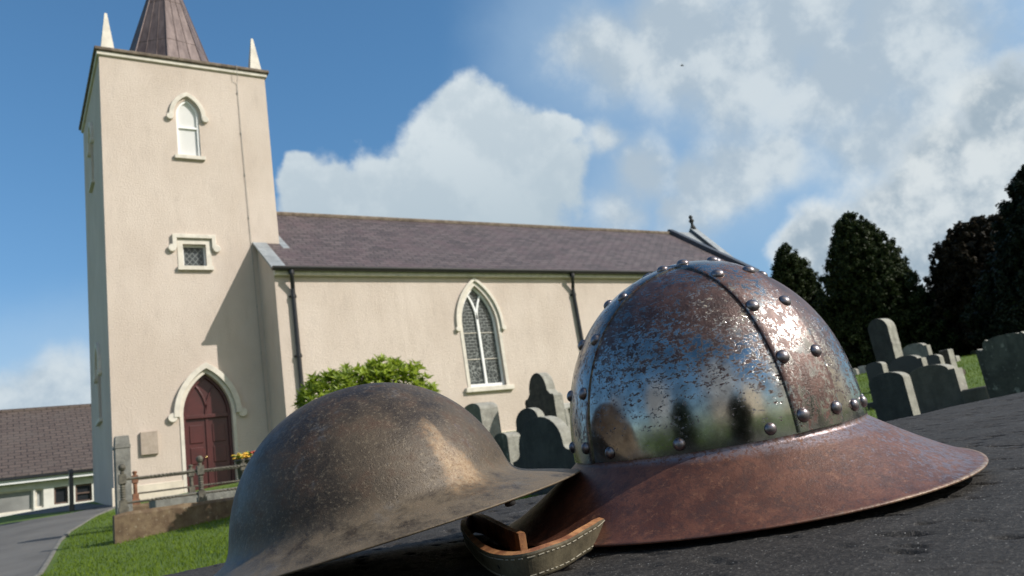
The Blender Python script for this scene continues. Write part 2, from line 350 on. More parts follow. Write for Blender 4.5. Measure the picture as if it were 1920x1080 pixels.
def m_brodie(pc, px_, pz_):
    """olive brown pitted steel with one worn tan paint patch round the local point pc"""
    m, t, b = mat('pitted_brown_steel'); o = coords(t); x, y, z = t.xyz(o)
    n = t.noise(o, 12, 6, 0.65); n2 = t.noise(o, 48, 7, 0.72); n3 = t.noise(o, 420, 6, 0.8)
    c = t.mix(t.ramp(n, 0.36, 0.66), (0.026, 0.0195, 0.0155), (0.092, 0.070, 0.048))
    c = t.mix(t.ramp(n2, 0.48, 0.68, 0, 0.7), c, (0.066, 0.034, 0.022))
    c = t.mix(t.ramp(t.noise(t.vec('ADD', o, (0.3, 0.1, 0.7)), 26, 5, 0.7), 0.58, 0.72, 0, 0.65), c, (0.125, 0.125, 0.13))
    c = t.mix(t.ramp(n3, 0.52, 0.68, 0, 0.7), c, (0.205, 0.165, 0.115))
    lowz = t.ramp(z, 0.008, 0.032, 0.65, 0.0)
    c = t.mix(t.math('MULTIPLY', lowz, t.ramp(n2, 0.3, 0.6)), c, (0.185, 0.145, 0.098))
    # tan patch: an uneven shape, taller than wide
    d = t.vec('SUBTRACT', o, tuple(pc))
    u = t.vec('DOT_PRODUCT', d, tuple(px_), out=1); w = t.vec('DOT_PRODUCT', d, tuple(pz_), out=1)
    wid = t.math('SUBTRACT', 0.0108, t.math('MULTIPLY', w, 0.22)); uu = t.math('DIVIDE', t.math('ADD', u, t.math('MULTIPLY', w, 0.18)), wid); ww = t.math('DIVIDE', w, 0.0235)
    e = t.math('MAXIMUM', t.math('ABSOLUTE', uu), t.math('ABSOLUTE', ww))
    e = t.math('ADD', e, t.math('ADD', t.math('MULTIPLY', t.math('SUBTRACT', t.noise(o, 55, 6, 0.7), 0.5), 2.6), t.math('MULTIPLY', t.math('SUBTRACT', n3, 0.5), 1.8)))
    pm = t.math('MULTIPLY', t.ramp(e, 0.55, 1.35, 0.85, 0.0), t.ramp(n2, 0.30, 0.56, 0.45, 1.0))
    c = t.mix(pm, c, t.mix(t.ramp(n3, 0.35, 0.65), (0.20, 0.120, 0.062), (0.36, 0.265, 0.165)))
    t.l.new(c, b.inputs['Base Color'])
    b.inputs['Metallic'].default_value = 0.12; b.inputs['Specular IOR Level'].default_value = 0.3
    t.set(b.inputs['Roughness'], t.ramp(n2, 0.3, 0.7, 0.40, 0.6))
    pits = t.ramp(t.vor(t.vec('ADD', o, t.vec('MULTIPLY', t.noise(o, 130, 2, color=True), (0.006, 0.006, 0.006))), 430), 0.05, 0.4)
    h = t.math('ADD', t.math('MULTIPLY', n3, 0.9), t.math('MULTIPLY', pits, 0.35)); h = t.math('ADD', h, t.math('MULTIPLY', n2, 0.9))
    t.l.new(t.bump(h, 0.5, 0.0008), b.inputs['Normal'])
    return m
def m_leather(name, c1, c2, scale=300):
    m, t, b = mat(name); o = coords(t)
    n = t.noise(o, scale, 5, 0.7); n2 = t.noise(o, 60, 4, 0.6)
    c = t.mix(t.ramp(n2, 0.35, 0.65), c1, c2); c = t.mix(t.ramp(n, 0.55, 0.75, 0, 0.5), c, tuple(q * 1.5 for q in c2))
    t.l.new(c, b.inputs['Base Color']); b.inputs['Roughness'].default_value = 0.55
    t.l.new(t.bump(n, 0.5, 0.0008), b.inputs['Normal'])
    return m

M = dict(
    render=m_render(),
    trim=simple('painted_trim', (0.60, 0.555, 0.475), 0.7, 0.12, 4.0, bump=0.15),
    white=simple('white_paint', (0.78, 0.78, 0.76), 0.45, 0.05),
    plinth=simple('pale_plinth', (0.60, 0.53, 0.43), 0.9, 0.1, bump=0.3),
    coping=m_stone('weathered_coping', (0.10, 0.075, 0.055), (0.20, 0.16, 0.12), (0.30, 0.28, 0.2), 0.6),
    slate=m_slate('purple_slate', (0.068, 0.052, 0.050), (0.128, 0.100, 0.096), (0.105, 0.070, 0.072), 0.42, 0.21, 1.645),
    tile=m_slate('brown_tile', (0.085, 0.062, 0.050), (0.110, 0.082, 0.066), (0.100, 0.080, 0.066), 0.5, 0.30, 1.9),
    lead=simple('lead_flashing', (0.25, 0.27, 0.28), 0.55, 0.2, 3.0, bump=0.2),
    lead_dark=simple('dark_lead', (0.055, 0.06, 0.07), 0.5, 0.2, 3.0),
    black=simple('black_gloss_iron', (0.016, 0.016, 0.018), 0.35, 0.2),
    wire=simple('grey_wire', (0.33, 0.31, 0.28), 0.6, 0.1),
    door=simple('dark_red_paint', (0.062, 0.011, 0.010), 0.36, 0.2, 2.5),
    brass=simple('brass', (0.6, 0.45, 0.2), 0.3, 0.1, metal=1.0),
    glass=m_leaded('leaded_glass', 0.2, 0.2, False), lattice=m_leaded('lattice_glass', 0.17, 0.2, True),
    darkglass=simple('dark_pane', (0.02, 0.022, 0.025), 0.12, 0.1),
    louvre=m_louvre(), spire=m_spire(),
    pink=m_stone('pink_granite', (0.33, 0.27, 0.215), (0.40, 0.33, 0.27), (0.45, 0.38, 0.31), 0.62, 9),
    sand=m_stone('sandstone', (0.10, 0.062, 0.034), (0.17, 0.12, 0.068), (0.34, 0.31, 0.23), 0.60, 7.0),
    grey=m_stone('grey_stone', (0.13, 0.128, 0.112), (0.22, 0.215, 0.19), (0.34, 0.33, 0.27), 0.60),
    pale=m_stone('pale_stone', (0.34, 0.33, 0.30), (0.46, 0.45, 0.41), (0.56, 0.55, 0.50), 0.6),
    brown=m_stone('brown_stone', (0.050, 0.037, 0.028), (0.095, 0.075, 0.056), (0.42, 0.40, 0.30), 0.64, 9),
    dark=m_stone('dark_slate_stone', (0.024, 0.024, 0.023), (0.048, 0.048, 0.044), (0.12, 0.12, 0.10), 0.68),
    jet=simple('polished_black_granite', (0.014, 0.014, 0.014), 0.35, 0.2),
    beige=m_stone('beige_stone', (0.070, 0.060, 0.047), (0.11, 0.098, 0.078), (0.24, 0.22, 0.17), 0.66),
    lichen=m_stone('lichened_stone', (0.040, 0.039, 0.030), (0.085, 0.083, 0.064), (0.24, 0.235, 0.19), 0.57, 6),
    lit_hewn=m_stone('sunlit_hewn_edge', (0.23, 0.22, 0.185), (0.34, 0.33, 0.28), (0.45, 0.43, 0.36), 0.58, 7),  # hewn edges paler than the faces, with sunlight put into the colour
    iron=simple('weathered_iron', (0.095, 0.085, 0.062), 0.65, 0.4, 14.0, bump=0.4),
    rust=simple('rusted_iron', (0.19, 0.085, 0.045), 0.8, 0.35, 12.0, bump=0.4),
    grass=m_grass(), asphalt=m_asphalt(), kerb=simple('kerb_stone', (0.15, 0.145, 0.125), 0.9, 0.2, 6.0, bump=0.3),
    bush=m_leaf('rhododendron_leaf', (0.060, 0.115, 0.008), (0.42, 0.52, 0.045), 0.42, 0.48),
    conifer=m_leaf('conifer_leaf', (0.009, 0.015, 0.006), (0.042, 0.058, 0.017), 0.10),
    yew=m_leaf('yew_leaf', (0.007, 0.012, 0.007), (0.018, 0.026, 0.012), 0.05),
    copperleaf=m_leaf('bronze_leaf', (0.012, 0.012, 0.007), (0.036, 0.026, 0.014), 0.08),
    bark=m_stone('bark', (0.06, 0.045, 0.03), (0.11, 0.085, 0.06), (0.14, 0.14, 0.1), 0.7, 8),
    blade=m_leaf('grass_blade', (0.075, 0.125, 0.010), (0.165, 0.235, 0.026), 0.3, 0.6),
    slab=m_slab(), skull=m_skull(), band=m_band(), brim=m_brim(),
    leather=m_leather('olive_leather', (0.055, 0.046, 0.028), (0.110, 0.093, 0.058)),
    suede=m_leather('raw_leather_edge', (0.16, 0.055, 0.022), (0.40, 0.19, 0.075), 420),
    thread=simple('pale_thread', (0.26, 0.235, 0.18), 0.8, 0.2), hole=simple('punched_hole', (0.01, 0.008, 0.007), 0.9, 0.1),
    yellow=simple('yellow_petals', (0.75, 0.42, 0.02), 0.6, 0.2, 20), red=simple('red_petals', (0.42, 0.05, 0.02), 0.6, 0.3, 20),
    pot=simple('dark_pot', (0.05, 0.045, 0.04), 0.6, 0.2), bird=simple('bird_feather', (0.05, 0.05, 0.05), 0.8, 0.1),
)
def m_rivet():
    m, t, b = mat('rivet_steel'); o = coords(t)
    n = t.noise(o, 260, 5, 0.7)
    t.l.new(t.mix(t.ramp(n, 0.5, 0.68), (0.22, 0.20, 0.21), (0.09, 0.055, 0.05)), b.inputs['Base Color'])
    b.inputs['Metallic'].default_value = 0.9; b.inputs['Roughness'].default_value = 0.36
    return m
M['rivet'] = m_rivet()

# ------------------------------------------------------------------ mesh helpers
class MB:
    def __init__(s): s.v = []; s.f = []; s.mi = []; s.cur = 0
    def add(s, vs, fs):
        k = len(s.v); s.v += [tuple(map(float, v)) for v in vs]
        for f in fs: s.f.append(tuple(k + i for i in f)); s.mi.append(s.cur)
    def box(s, x0, x1, y0, y1, z0, z1):
        s.add([(x0, y0, z0), (x1, y0, z0), (x1, y1, z0), (x0, y1, z0), (x0, y0, z1), (x1, y0, z1), (x1, y1, z1), (x0, y1, z1)],
              [(3, 2, 1, 0), (4, 5, 6, 7), (0, 1, 5, 4), (1, 2, 6, 5), (2, 3, 7, 6), (3, 0, 4, 7)])
    def prism(s, poly, to3, d, edge=False):
        """poly: 2D outline; to3(u,v,w) -> point, extruded w = 0..d, both ends closed"""
        n = len(poly); vs = [to3(u, v, 0) for u, v in poly] + [to3(u, v, d) for u, v in poly]
        tri = tessellate_polygon([[Vector((u, v, 0)) for u, v in poly]])
        fs = [tuple(t) for t in tri] + [tuple(n + i for i in reversed(t)) for t in tri]
        s.add(vs, fs); k = len(s.f)
        s.f += [tuple(len(s.v) - 2 * n + j for j in (i, (i + 1) % n, n + (i + 1) % n, n + i)) for i in range(n)]; s.mi += [s.cur + (1 if edge else 0)] * n
    def band(s, outer, inner, to3, d, closed=False):
        """a strip between two outlines with the same number of points, d thick"""
        n = len(outer)
        vs = [to3(*p, 0) for p in outer] + [to3(*p, 0) for p in inner] + [to3(*p, d) for p in outer] + [to3(*p, d) for p in inner]
        fs = []
        for i in range(n if closed else n - 1):
            j = (i + 1) % n
            fs += [(i, j, n + j, n + i), (2 * n + i, 3 * n + i, 3 * n + j, 2 * n + j), (i, 2 * n + i, 2 * n + j, j), (n + i, n + j, 3 * n + j, 3 * n + i)]
        if not closed: fs += [(0, n, 3 * n, 2 * n), (n - 1, 3 * n - 1, 4 * n - 1, 2 * n - 1)]
        s.add(vs, fs)
    def tube(s, pts, r, seg=10, cap=True):
        pts = [Vector(p) for p in pts]; n = len(pts); rr = r if hasattr(r, '__len__') else [r] * n
        vs = []; up = Vector((0.3, 0.2, 1)).normalized(); prev = None
        for i, p in enumerate(pts):
            d = (pts[min(i + 1, n - 1)] - pts[max(i - 1, 0)]).normalized()
            a = prev - d * prev.dot(d) if prev is not None else d.cross(up)
            if a.length < 1e-6: a = d.orthogonal()
            a.normalize(); prev = a; b = d.cross(a)
            for k in range(seg):
                q = 2 * math.pi * k / seg; vs.append(p + (a * math.cos(q) + b * math.sin(q)) * rr[i])
        fs = [(i * seg + k, i * seg + (k + 1) % seg, (i + 1) * seg + (k + 1) % seg, (i + 1) * seg + k) for i in range(n - 1) for k in range(seg)]
        if cap: fs += [tuple(reversed(range(seg))), tuple((n - 1) * seg + k for k in range(seg))]
        s.add(vs, fs)
    def lathe(s, prof, c=(0, 0, 0), seg=24):
        """prof: (r, z) from bottom to top about a vertical axis at c"""
        vs = []; n = len(prof)
        for r, z in prof:
            for k in range(seg):
                q = 2 * math.pi * k / seg; vs.append((c[0] + r * math.cos(q), c[1] + r * math.sin(q), c[2] + z))
        fs = [(i * seg + k, i * seg + (k + 1) % seg, (i + 1) * seg + (k + 1) % seg, (i + 1) * seg + k) for i in range(n - 1) for k in range(seg)]
        fs += [tuple(reversed(range(seg))), tuple((n - 1) * seg + k for k in range(seg))]
        s.add(vs, fs)
    def build(s, name, mats, parent=None, smooth=False, bevel=0.0, fix=True):
        me = bpy.data.meshes.new(name); me.from_pydata(s.v, [], s.f)
        mats = mats if isinstance(mats, (list, tuple)) else [mats]
        for q in mats: me.materials.append(q)
        if len(mats) > 1: me.polygons.foreach_set('material_index', s.mi)
        if fix:
            bm = bmesh.new(); bm.from_mesh(me); bmesh.ops.recalc_face_normals(bm, faces=bm.faces); bm.to_mesh(me); bm.free()
        if smooth: me.polygons.foreach_set('use_smooth', [True] * len(me.polygons))
        me.update()
        o = bpy.data.objects.new(name, me); col.objects.link(o)
        if parent is not None: o.parent = parent
        if bevel:
            md = o.modifiers.new('bevel', 'BEVEL'); md.width = bevel; md.segments = 2; md.limit_method = 'ANGLE'; md.angle_limit = R_(35)
        return o
def raw_mesh(name, verts, faces_flat, n_per, mats, parent=None, smooth=False):
    me = bpy.data.meshes.new(name); nv = len(verts); nf = len(faces_flat) // n_per
    me.vertices.add(nv); me.vertices.foreach_set('co', np.asarray(verts, np.float32).ravel())
    me.loops.add(nf * n_per); me.loops.foreach_set('vertex_index', np.asarray(faces_flat, np.int32))
    me.polygons.add(nf); me.polygons.foreach_set('loop_start', np.arange(0, nf * n_per, n_per, dtype=np.int32))
    if smooth: me.polygons.foreach_set('use_smooth', np.ones(nf, bool))
    me.materials.append(mats); me.update(calc_edges=True)
    o = bpy.data.objects.new(name, me); col.objects.link(o)
    if parent is not None: o.parent = parent
    return o
def tag(o, label, cat, group=None):
    o['label'] = label; o['category'] = cat
    if group: o['group'] = group
    return o
def kind(o, k): o['kind'] = k; return o
def empty(name, label, cat, loc=(0, 0, 0), group=None):
    o = bpy.data.objects.new(name, None); o.location = loc; o.empty_display_size = 0.1; col.objects.link(o)
    return tag(o, label, cat, group)
def put(o, parent):
    """parent a mesh built in world coordinates under an Empty that only has a location"""
    o.parent = parent; o.location = -Vector(parent.location); return o
def pbuild(mb, name, mats, root, parent=None, **kw):
    o = mb.build(name, mats, **kw)
    o.parent = parent or root
    if parent is None: o.location = -Vector(root.location)
    return o

# ------------------------------------------------------------------ ground
def ground_z(x, y):
    p = -0.5 + 0.0735 * x + 0.096 * y
    p = np.where(p > 2.3, 2.3 + 0.7 * np.tanh((p - 2.3) / 0.7), p)
    p = np.where(p < -1.2, -1.2 + 0.9 * np.tanh((p + 1.2) / 0.9), p)
    return p + 0.03 * np.sin(x * 0.9 + 0.5 * y) * np.cos(y * 0.7)
def gz(x, y): return float(ground_z(np.float64(x), np.float64(y)))
def on_ground(px, py):
    d = ray(px, py); t = 0.5
    while t < 400:
        p = CAM + d * t
        if p[2] < gz(p[0], p[1]): return p
        t += 0.02 if t < 60 else 0.5
    return CAM + d * t
def ground_mesh():
    a = np.concatenate([-np.geomspace(2500, 70, 14), np.linspace(-60, 60, 201), np.geomspace(70, 2500, 14)])
    X, Y = np.meshgrid(a, a); Z = ground_z(X, Y); n = len(a)
    V = np.stack([X.ravel(), Y.ravel(), Z.ravel()], 1)
    i = np.arange(n * n).reshape(n, n)
    Fq = np.stack([i[:-1, :-1], i[:-1, 1:], i[1:, 1:], i[1:, :-1]], -1).reshape(-1)
    kind(raw_mesh('ground', V, Fq, 4, M['grass'], smooth=True), 'structure')
ground_mesh()
def ground_sheet(name, left, right_, mat_, lift, n=60):
    """a sheet following the ground between two poly-lines"""
    def resample(pl, k):
        pl = np.array(pl, float); s = np.r_[0, np.cumsum(np.hypot(*np.diff(pl, axis=0).T))]; q = np.linspace(0, s[-1], k)
        return np.stack([np.interp(q, s, pl[:, 0]), np.interp(q, s, pl[:, 1])], 1)
    A, B = resample(left, n), resample(right_, n); cols = 48; V = []
    for j in range(cols):
        P = A + (B - A) * j / (cols - 1)
        V.append(np.c_[P, ground_z(P[:, 0], P[:, 1]) + lift])
    V = np.concatenate(V); i = np.arange(n * cols).reshape(cols, n)
    Fq = np.stack([i[:-1, :-1], i[1:, :-1], i[1:, 1:], i[:-1, 1:]], -1).reshape(-1)
    return kind(raw_mesh(name, V, Fq, 4, mat_, smooth=True), 'structure')
edge_px = [(70, 1079), (92, 1045), (110, 1015), (128, 998), (150, 985), (178, 968), (214, 953)]
edge = [on_ground(*p)[:2] for p in edge_px]
e0 = np.array(edge[0]); dirb = e0 - np.array(edge[1]); dirb /= np.linalg.norm(dirb)
edge = [tuple(e0 + dirb * 10 + np.array([-2.5, 0])), tuple(e0 + dirb * 4 + np.array([-0.6, 0]))] + [tuple(e) for e in edge] + [(2.9, 24.9), (2.4, 31), (2.2, 36)]
far = [on_ground(*p)[:2] for p in [(0, 984), (60, 976), (120, 966), (175, 955)]]
left_edge = [tuple(np.array(edge[0]) + np.array([-6, 0])), tuple(np.array(far[0]) + np.array([-4.5, -9])), tuple(np.array(far[0]) + np.array([-2, -2]))] + [tuple(f) for f in far] + [(0.6, 31), (0.4, 36)]
ground_sheet('path', left_edge, edge, M['asphalt'], 0.006)
ground_sheet('unseen_gravel', [(-14, -1.2), (-14, -26)], [(16, -1.2), (16, -26)], simple('gravel', (0.20, 0.19, 0.17), 0.95, 0.3, 9.0), 0.01)  # added out of view to grey the reflection in the steel
def kerb():
    mb = MB(); pts = [Vector((x, y, gz(x, y))) for x, y in edge[1:-2]]
    for a, b in zip(pts[:-1], pts[1:]):
        d = (b - a); n = max(1, int(d.length / 0.8)); s = Vector((d.y, -d.x, 0)).normalized() * 0.06
        for k in range(n):
            p, q = a + d * (k / n), a + d * ((k + 0.97) / n); up = Vector((0, 0, 0.03)); dn = Vector((0, 0, -0.08))
            mb.add([p + dn, p + s + dn, q + s + dn, q + dn, p + up, p + s + up, q + s + up, q + up], [(3, 2, 1, 0), (4, 5, 6, 7), (0, 1, 5, 4), (1, 2, 6, 5), (2, 3, 7, 6), (3, 0, 4, 7)])
    kind(mb.build('kerb', M['kerb'], bevel=0.01), 'structure')
kerb()
def blades(name, n, pick, hmin, hmax, wd):
    """a lawn of separate grass blades"""
    P = pick(n); n = len(P)
    a = RNG.uniform(0, 2 * np.pi, n); h = RNG.uniform(hmin, hmax, n); lean = RNG.normal(0, 0.35, (n, 2)) * h[:, None]
    z = ground_z(P[:, 0], P[:, 1]); w = wd * RNG.uniform(.6, 1.3, n)
    d = np.stack([np.cos(a) * w, np.sin(a) * w], 1)
    V = np.empty((n, 3, 3)); V[:, 0, :2] = P - d; V[:, 1, :2] = P + d; V[:, 2, :2] = P + lean
    V[:, 0, 2] = V[:, 1, 2] = z - 0.005; V[:, 2, 2] = z + h
    return kind(raw_mesh(name, V.reshape(-1, 3), np.arange(n * 3), 3, M['blade']), 'stuff')
PATHL, PATHR = np.array(left_edge), np.array(edge)
def in_path(P):
    yr = np.interp(P[:, 1], PATHR[:, 1], PATHR[:, 0]); return P[:, 0] < yr + 0.13
def pick_left(n):
    P = np.stack([RNG.uniform(-3.5, 14.0, n * 3), RNG.uniform(2.5, 23.3, n * 3)], 1)
    P = P[P[:, 0] < P[:, 1] * 1.15 + 1.0]
    dens = np.clip(12 / np.hypot(P[:, 0], P[:, 1]), 0.15, 1.2) / 1.2
    P = P[RNG.random(len(P)) < dens]
    return P[~in_path(P)][:n]
def pick_right(n):
    r = RNG.uniform(5, 32, n); a = R_(1) * RNG.uniform(48, 72, n); return np.stack([r * np.sin(a), r * np.cos(a)], 1)
blades('lawn_grass', 140000, pick_left, 0.02, 0.055, 0.007)
blades('graveyard_grass', 40000, pick_right, 0.02, 0.07, 0.008)

# ------------------------------------------------------------------ the church
S = 1.25; YT = 25.0; YN = 0.0 + 18.7386 * S
def T(px, py): p = on_plane(px, py, (0, 1, 0), (0, YT, 0)); return p[0], p[2]
def N(px, py): p = on_plane(px, py, (0, 1, 0), (0, YN, 0)); return p[0], p[2]
TX0, TX1 = 2.74, 7.88; TY0, TY1 = YT, YT + 5.5
TZ0, TZ1 = 1.2, 0.5 * (T(184, 100)[1] + T(494, 147)[1])
NX0, NX1 = 7.14, 30.3; NXE = 28.62; ZE = 8.50; YR = 27.75; ZR = 11.85; NZ0 = 1.6
SL = (ZR - ZE) / (YR - YN)
def arch(xc, w, z0, zs, za, n=14, off=0.0):
    """pointed arch outline, left foot -> apex -> right foot"""
    h = za - zs; Rr = (w * w + h * h) / (2 * w); c = Rr - w     # arc centres sit c beyond the far side of the axis
    Ro = Rr + off; a1 = math.acos(min(1, c / Ro))
    L = [(xc + c - Ro * math.cos(a1 * k / n), zs + Ro * math.sin(a1 * k / n)) for k in range(n + 1)]
    Rt = [(2 * xc - x, z) for x, z in reversed(L[:-1])]
    return [(xc - w - off, z0)] + L + Rt + [(xc + w + off, z0)]
church = empty('church', 'cream roughcast church with square tower, copper spire and long purple slate roof', 'church', (5.3, YT, gz(5.3, YT)))
def face_wall(mb, outer, holes, to3, depth):
    """wall face with openings cut through it and reveals going depth inwards"""
    polys = [[Vector((u, v, 0)) for u, v in outer]] + [[Vector((u, v, 0)) for u, v in h] for h in holes]
    tri = tessellate_polygon(polys); flat = [p for q in polys for p in q]
    mb.add([to3(p.x, p.y, 0) for p in flat], [tuple(t) for t in tri])
    for h in holes:
        n = len(h); mb.add([to3(u, v, 0) for u, v in h] + [to3(u, v, depth) for u, v in h], [(i, (i + 1) % n, n + (i + 1) % n, n + i) for i in range(n)])
front = lambda y0: (lambda u, v, w: (u, y0 + w, v))
westf = lambda x0: (lambda u, v, w: (x0 + w, u, v))
# openings of the tower front
lx0, lx1 = T(331, 240)[0], T(374, 246)[0]; LXC = (lx0 + lx1) / 2; LW = (lx1 - lx0) / 2
LZ0, LZS, LZA = T(353, 293)[1], T(352, 218)[1], T(350, 187)[1]
qx0, qx1 = T(343, 478)[0], T(387, 478)[0]; QZ0, QZ1 = T(365, 500)[1], T(365, 458)[1]
dx0, dx1 = T(346, 820)[0], T(438, 810)[0]; DXC = (dx0 + dx1) / 2; DW = (dx1 - dx0) / 2
DZ0, DZS, DZA = 2.0, T(392, 778)[1], T(383, 700)[1]
lou = arch(LXC, LW, LZ0, LZS, LZA); sq = [(qx0, QZ0), (qx0, QZ1), (qx1, QZ1), (qx1, QZ0)]; dor = arch(DXC, DW, DZ0, DZS, DZA)
# west side openings (steeply foreshortened)
def TW(px, py): p = on_plane(px, py, (1, 0, 0), (TX0, 0, 0)); return p[1], p[2]
wy = 0.5 * (TY0 + TY1); wl = arch(wy, LW, LZ0, LZS, LZA)
zlo0, zlos, zloa = TW(180, 800)[1], TW(178, 715)[1], TW(177, 672)[1]
wl2 = arch(wy, 0.42, zlo0, zlos, zloa)
mb = MB()
face_wall(mb, [(TX0, TZ0), (TX0, TZ1), (TX1, TZ1), (TX1, TZ0)], [lou, sq, dor], front(TY0), 0.26)
face_wall(mb, [(TY0, TZ0), (TY0, TZ1), (TY1, TZ1), (TY1, TZ0)], [wl, wl2], westf(TX0), 0.26)
mb.add([(TX1, TY0, TZ0), (TX1, TY1, TZ0), (TX1, TY1, TZ1), (TX1, TY0, TZ1)], [(0, 1, 2, 3)])
mb.add([(TX0, TY1, TZ0), (TX1, TY1, TZ0), (TX1, TY1, TZ1), (TX0, TY1, TZ1)], [(3, 2, 1, 0)])
mb.add([(TX0, TY0, TZ1 + .2), (TX1, TY0, TZ1 + .2), (TX1, TY1, TZ1 + .2), (TX0, TY1, TZ1 + .2)], [(0, 1, 2, 3)])
tower = pbuild(mb, 'tower', M['render'], church, fix=False)
# parapet: pale moulding under a dark weathered coping
mb = MB(); o1 = 0.07; zc = TZ1 - 0.02
mb.box(TX0 - o1, TX1 + o1, TY0 - o1, TY1 + o1, zc, zc + 0.13)
pbuild(mb, 'cornice', M['trim'], church, bevel=0.02)
mb = MB(); o1 = 0.14
mb.box(TX0 - o1, TX1 + o1, TY0 - o1, TY1 + o1, zc + 0.132, zc + 0.25)
pbuild(mb, 'coping', M['coping'], church, bevel=0.03)
ZC = zc + 0.25
# pinnacles on the two front corners
for i, x in enumerate((TX0 + 0.26, TX1 - 0.26)):
    mb = MB(); b = 0.20; h = 1.42 if i == 0 else 1.36; y = TY0 + 0.22; t_ = 0.035
    mb.add([(x - b, y - b, ZC - .02), (x + b, y - b, ZC - .02), (x + b, y + b, ZC - .02), (x - b, y + b, ZC - .02), (x - t_, y - t_, ZC + h), (x + t_, y - t_, ZC + h), (x + t_, y + t_, ZC + h), (x - t_, y + t_, ZC + h)],
           [(3, 2, 1, 0), (4, 5, 6, 7), (0, 1, 5, 4), (1, 2, 6, 5), (2, 3, 7, 6), (3, 0, 4, 7)])
    pbuild(mb, 'pinnacle', M['trim'], church)
# spire: eight sheet copper facets with standing seams
SX, SY = 0.5 * (TX0 + TX1), 0.5 * (TY0 + TY1)
def spire():
    mb = MB(); rb = 1.90; zb = ZC - 0.25; za = zb + 6.4; a0 = R_(22.5 + 11)
    ring = [(SX + rb * math.cos(a0 + k * math.pi / 4), SY + rb * math.sin(a0 + k * math.pi / 4), zb) for k in range(8)]
    mb.add(ring + [(SX, SY, za)], [(k, (k + 1) % 8, 8) for k in range(8)])
    sp = pbuild(mb, 'spire', M['spire'], church, fix=False)
    mb = MB(); apex = Vector((SX, SY, za))
    for k in range(8):
        A, B = Vector(ring[k]), Vector(ring[(k + 1) % 8])
        mb.tube([A, A.lerp(apex, 0.97)], [0.035, 0.01], 6)
        for f in (1 / 3, 2 / 3):
            q = A.lerp(B, f); mb.tube([q, q.lerp(apex, 0.8)], [0.018, 0.012], 5)
        for h in (0.30, 0.6):
            mb.tube([A.lerp(apex, h), B.lerp(apex, h)], 0.010, 5)
    seam = mb.build('seam', M['spire']); seam.parent = sp
spire()
# tower window, louvred
def arch_band(mb, xc, w, z0, zs, za, o_in, o_out, to3, d):
    mb.band(arch(xc, w, z0, zs, za, off=o_out), arch(xc, w, z0, zs, za, off=o_in), to3, d)
def stops(mb, pts, to, r=0.11):
    for (u, v) in pts:
        n = 12; mb.prism([(u + r * math.cos(2 * math.pi * k / n), v + r * math.sin(2 * math.pi * k / n)) for k in range(n)], lambda a, b, w: to(a, b, -0.11 + w), 0.13)
def lancet(to, xc, w, z0, zs, za, hood_foot, fill, frame_mat, rail=True, dep=0.13):
    win = None
    mb = MB(); o_ = arch(xc, w, z0, zs, za); mb.prism(o_, lambda u, v, t: to(u, v, dep + .07 + t), 0.02)
    win = pbuild(mb, 'window', fill, church)
    mb = MB(); arch_band(mb, xc, w, z0, zs, za, -0.065, -0.002, lambda u, v, t: to(u, v, dep + t), 0.068)
    mb.prism([(xc - w + .062, z0), (xc - w + .062, z0 + .07), (xc + w - .062, z0 + .07), (xc + w - .062, z0)], lambda u, v, t: to(u, v, dep + .005 + t), 0.06)
    if rail: mb.prism([(xc - w + .06, zs - .42), (xc - w + .06, zs - .36), (xc + w - .06, zs - .36), (xc + w - .06, zs - .42)], lambda u, v, t: to(u, v, dep + .01 + t), 0.055)
    fr = mb.build('frame', frame_mat); fr.parent = win
    mb = MB(); arch_band(mb, xc, w, hood_foot, zs, za, 0.07, 0.21, lambda u, v, t: to(u, v, -0.09 + t), 0.10)
    stops(mb, [(xc - w - .19, hood_foot), (xc + w + .19, hood_foot)], to)
    hd = mb.build('hood_mould', M['trim'], bevel=0.025); hd.parent = win
    mb = MB(); mb.prism([(xc - w - .12, z0 - .12), (xc - w - .12, z0), (xc + w + .12, z0), (xc + w + .12, z0 - .12)], lambda u, v, t: to(u, v, -0.10 + t), 0.32)
    si = mb.build('sill', M['trim'], bevel=0.015); si.parent = win
    return win
lancet(front(TY0), LXC, LW, LZ0, LZS, LZA, T(390, 229)[1] + 0.04, M['louvre'], M['white'], True, 0.04)
lancet(westf(TX0), wy, LW, LZ0, LZS, LZA, T(390, 229)[1] + 0.04, M['louvre'], M['white'])
lancet(westf(TX0), wy, 0.42, zlo0, zlos, zloa, zlos - 0.1, M['lattice'], M['white'], False)
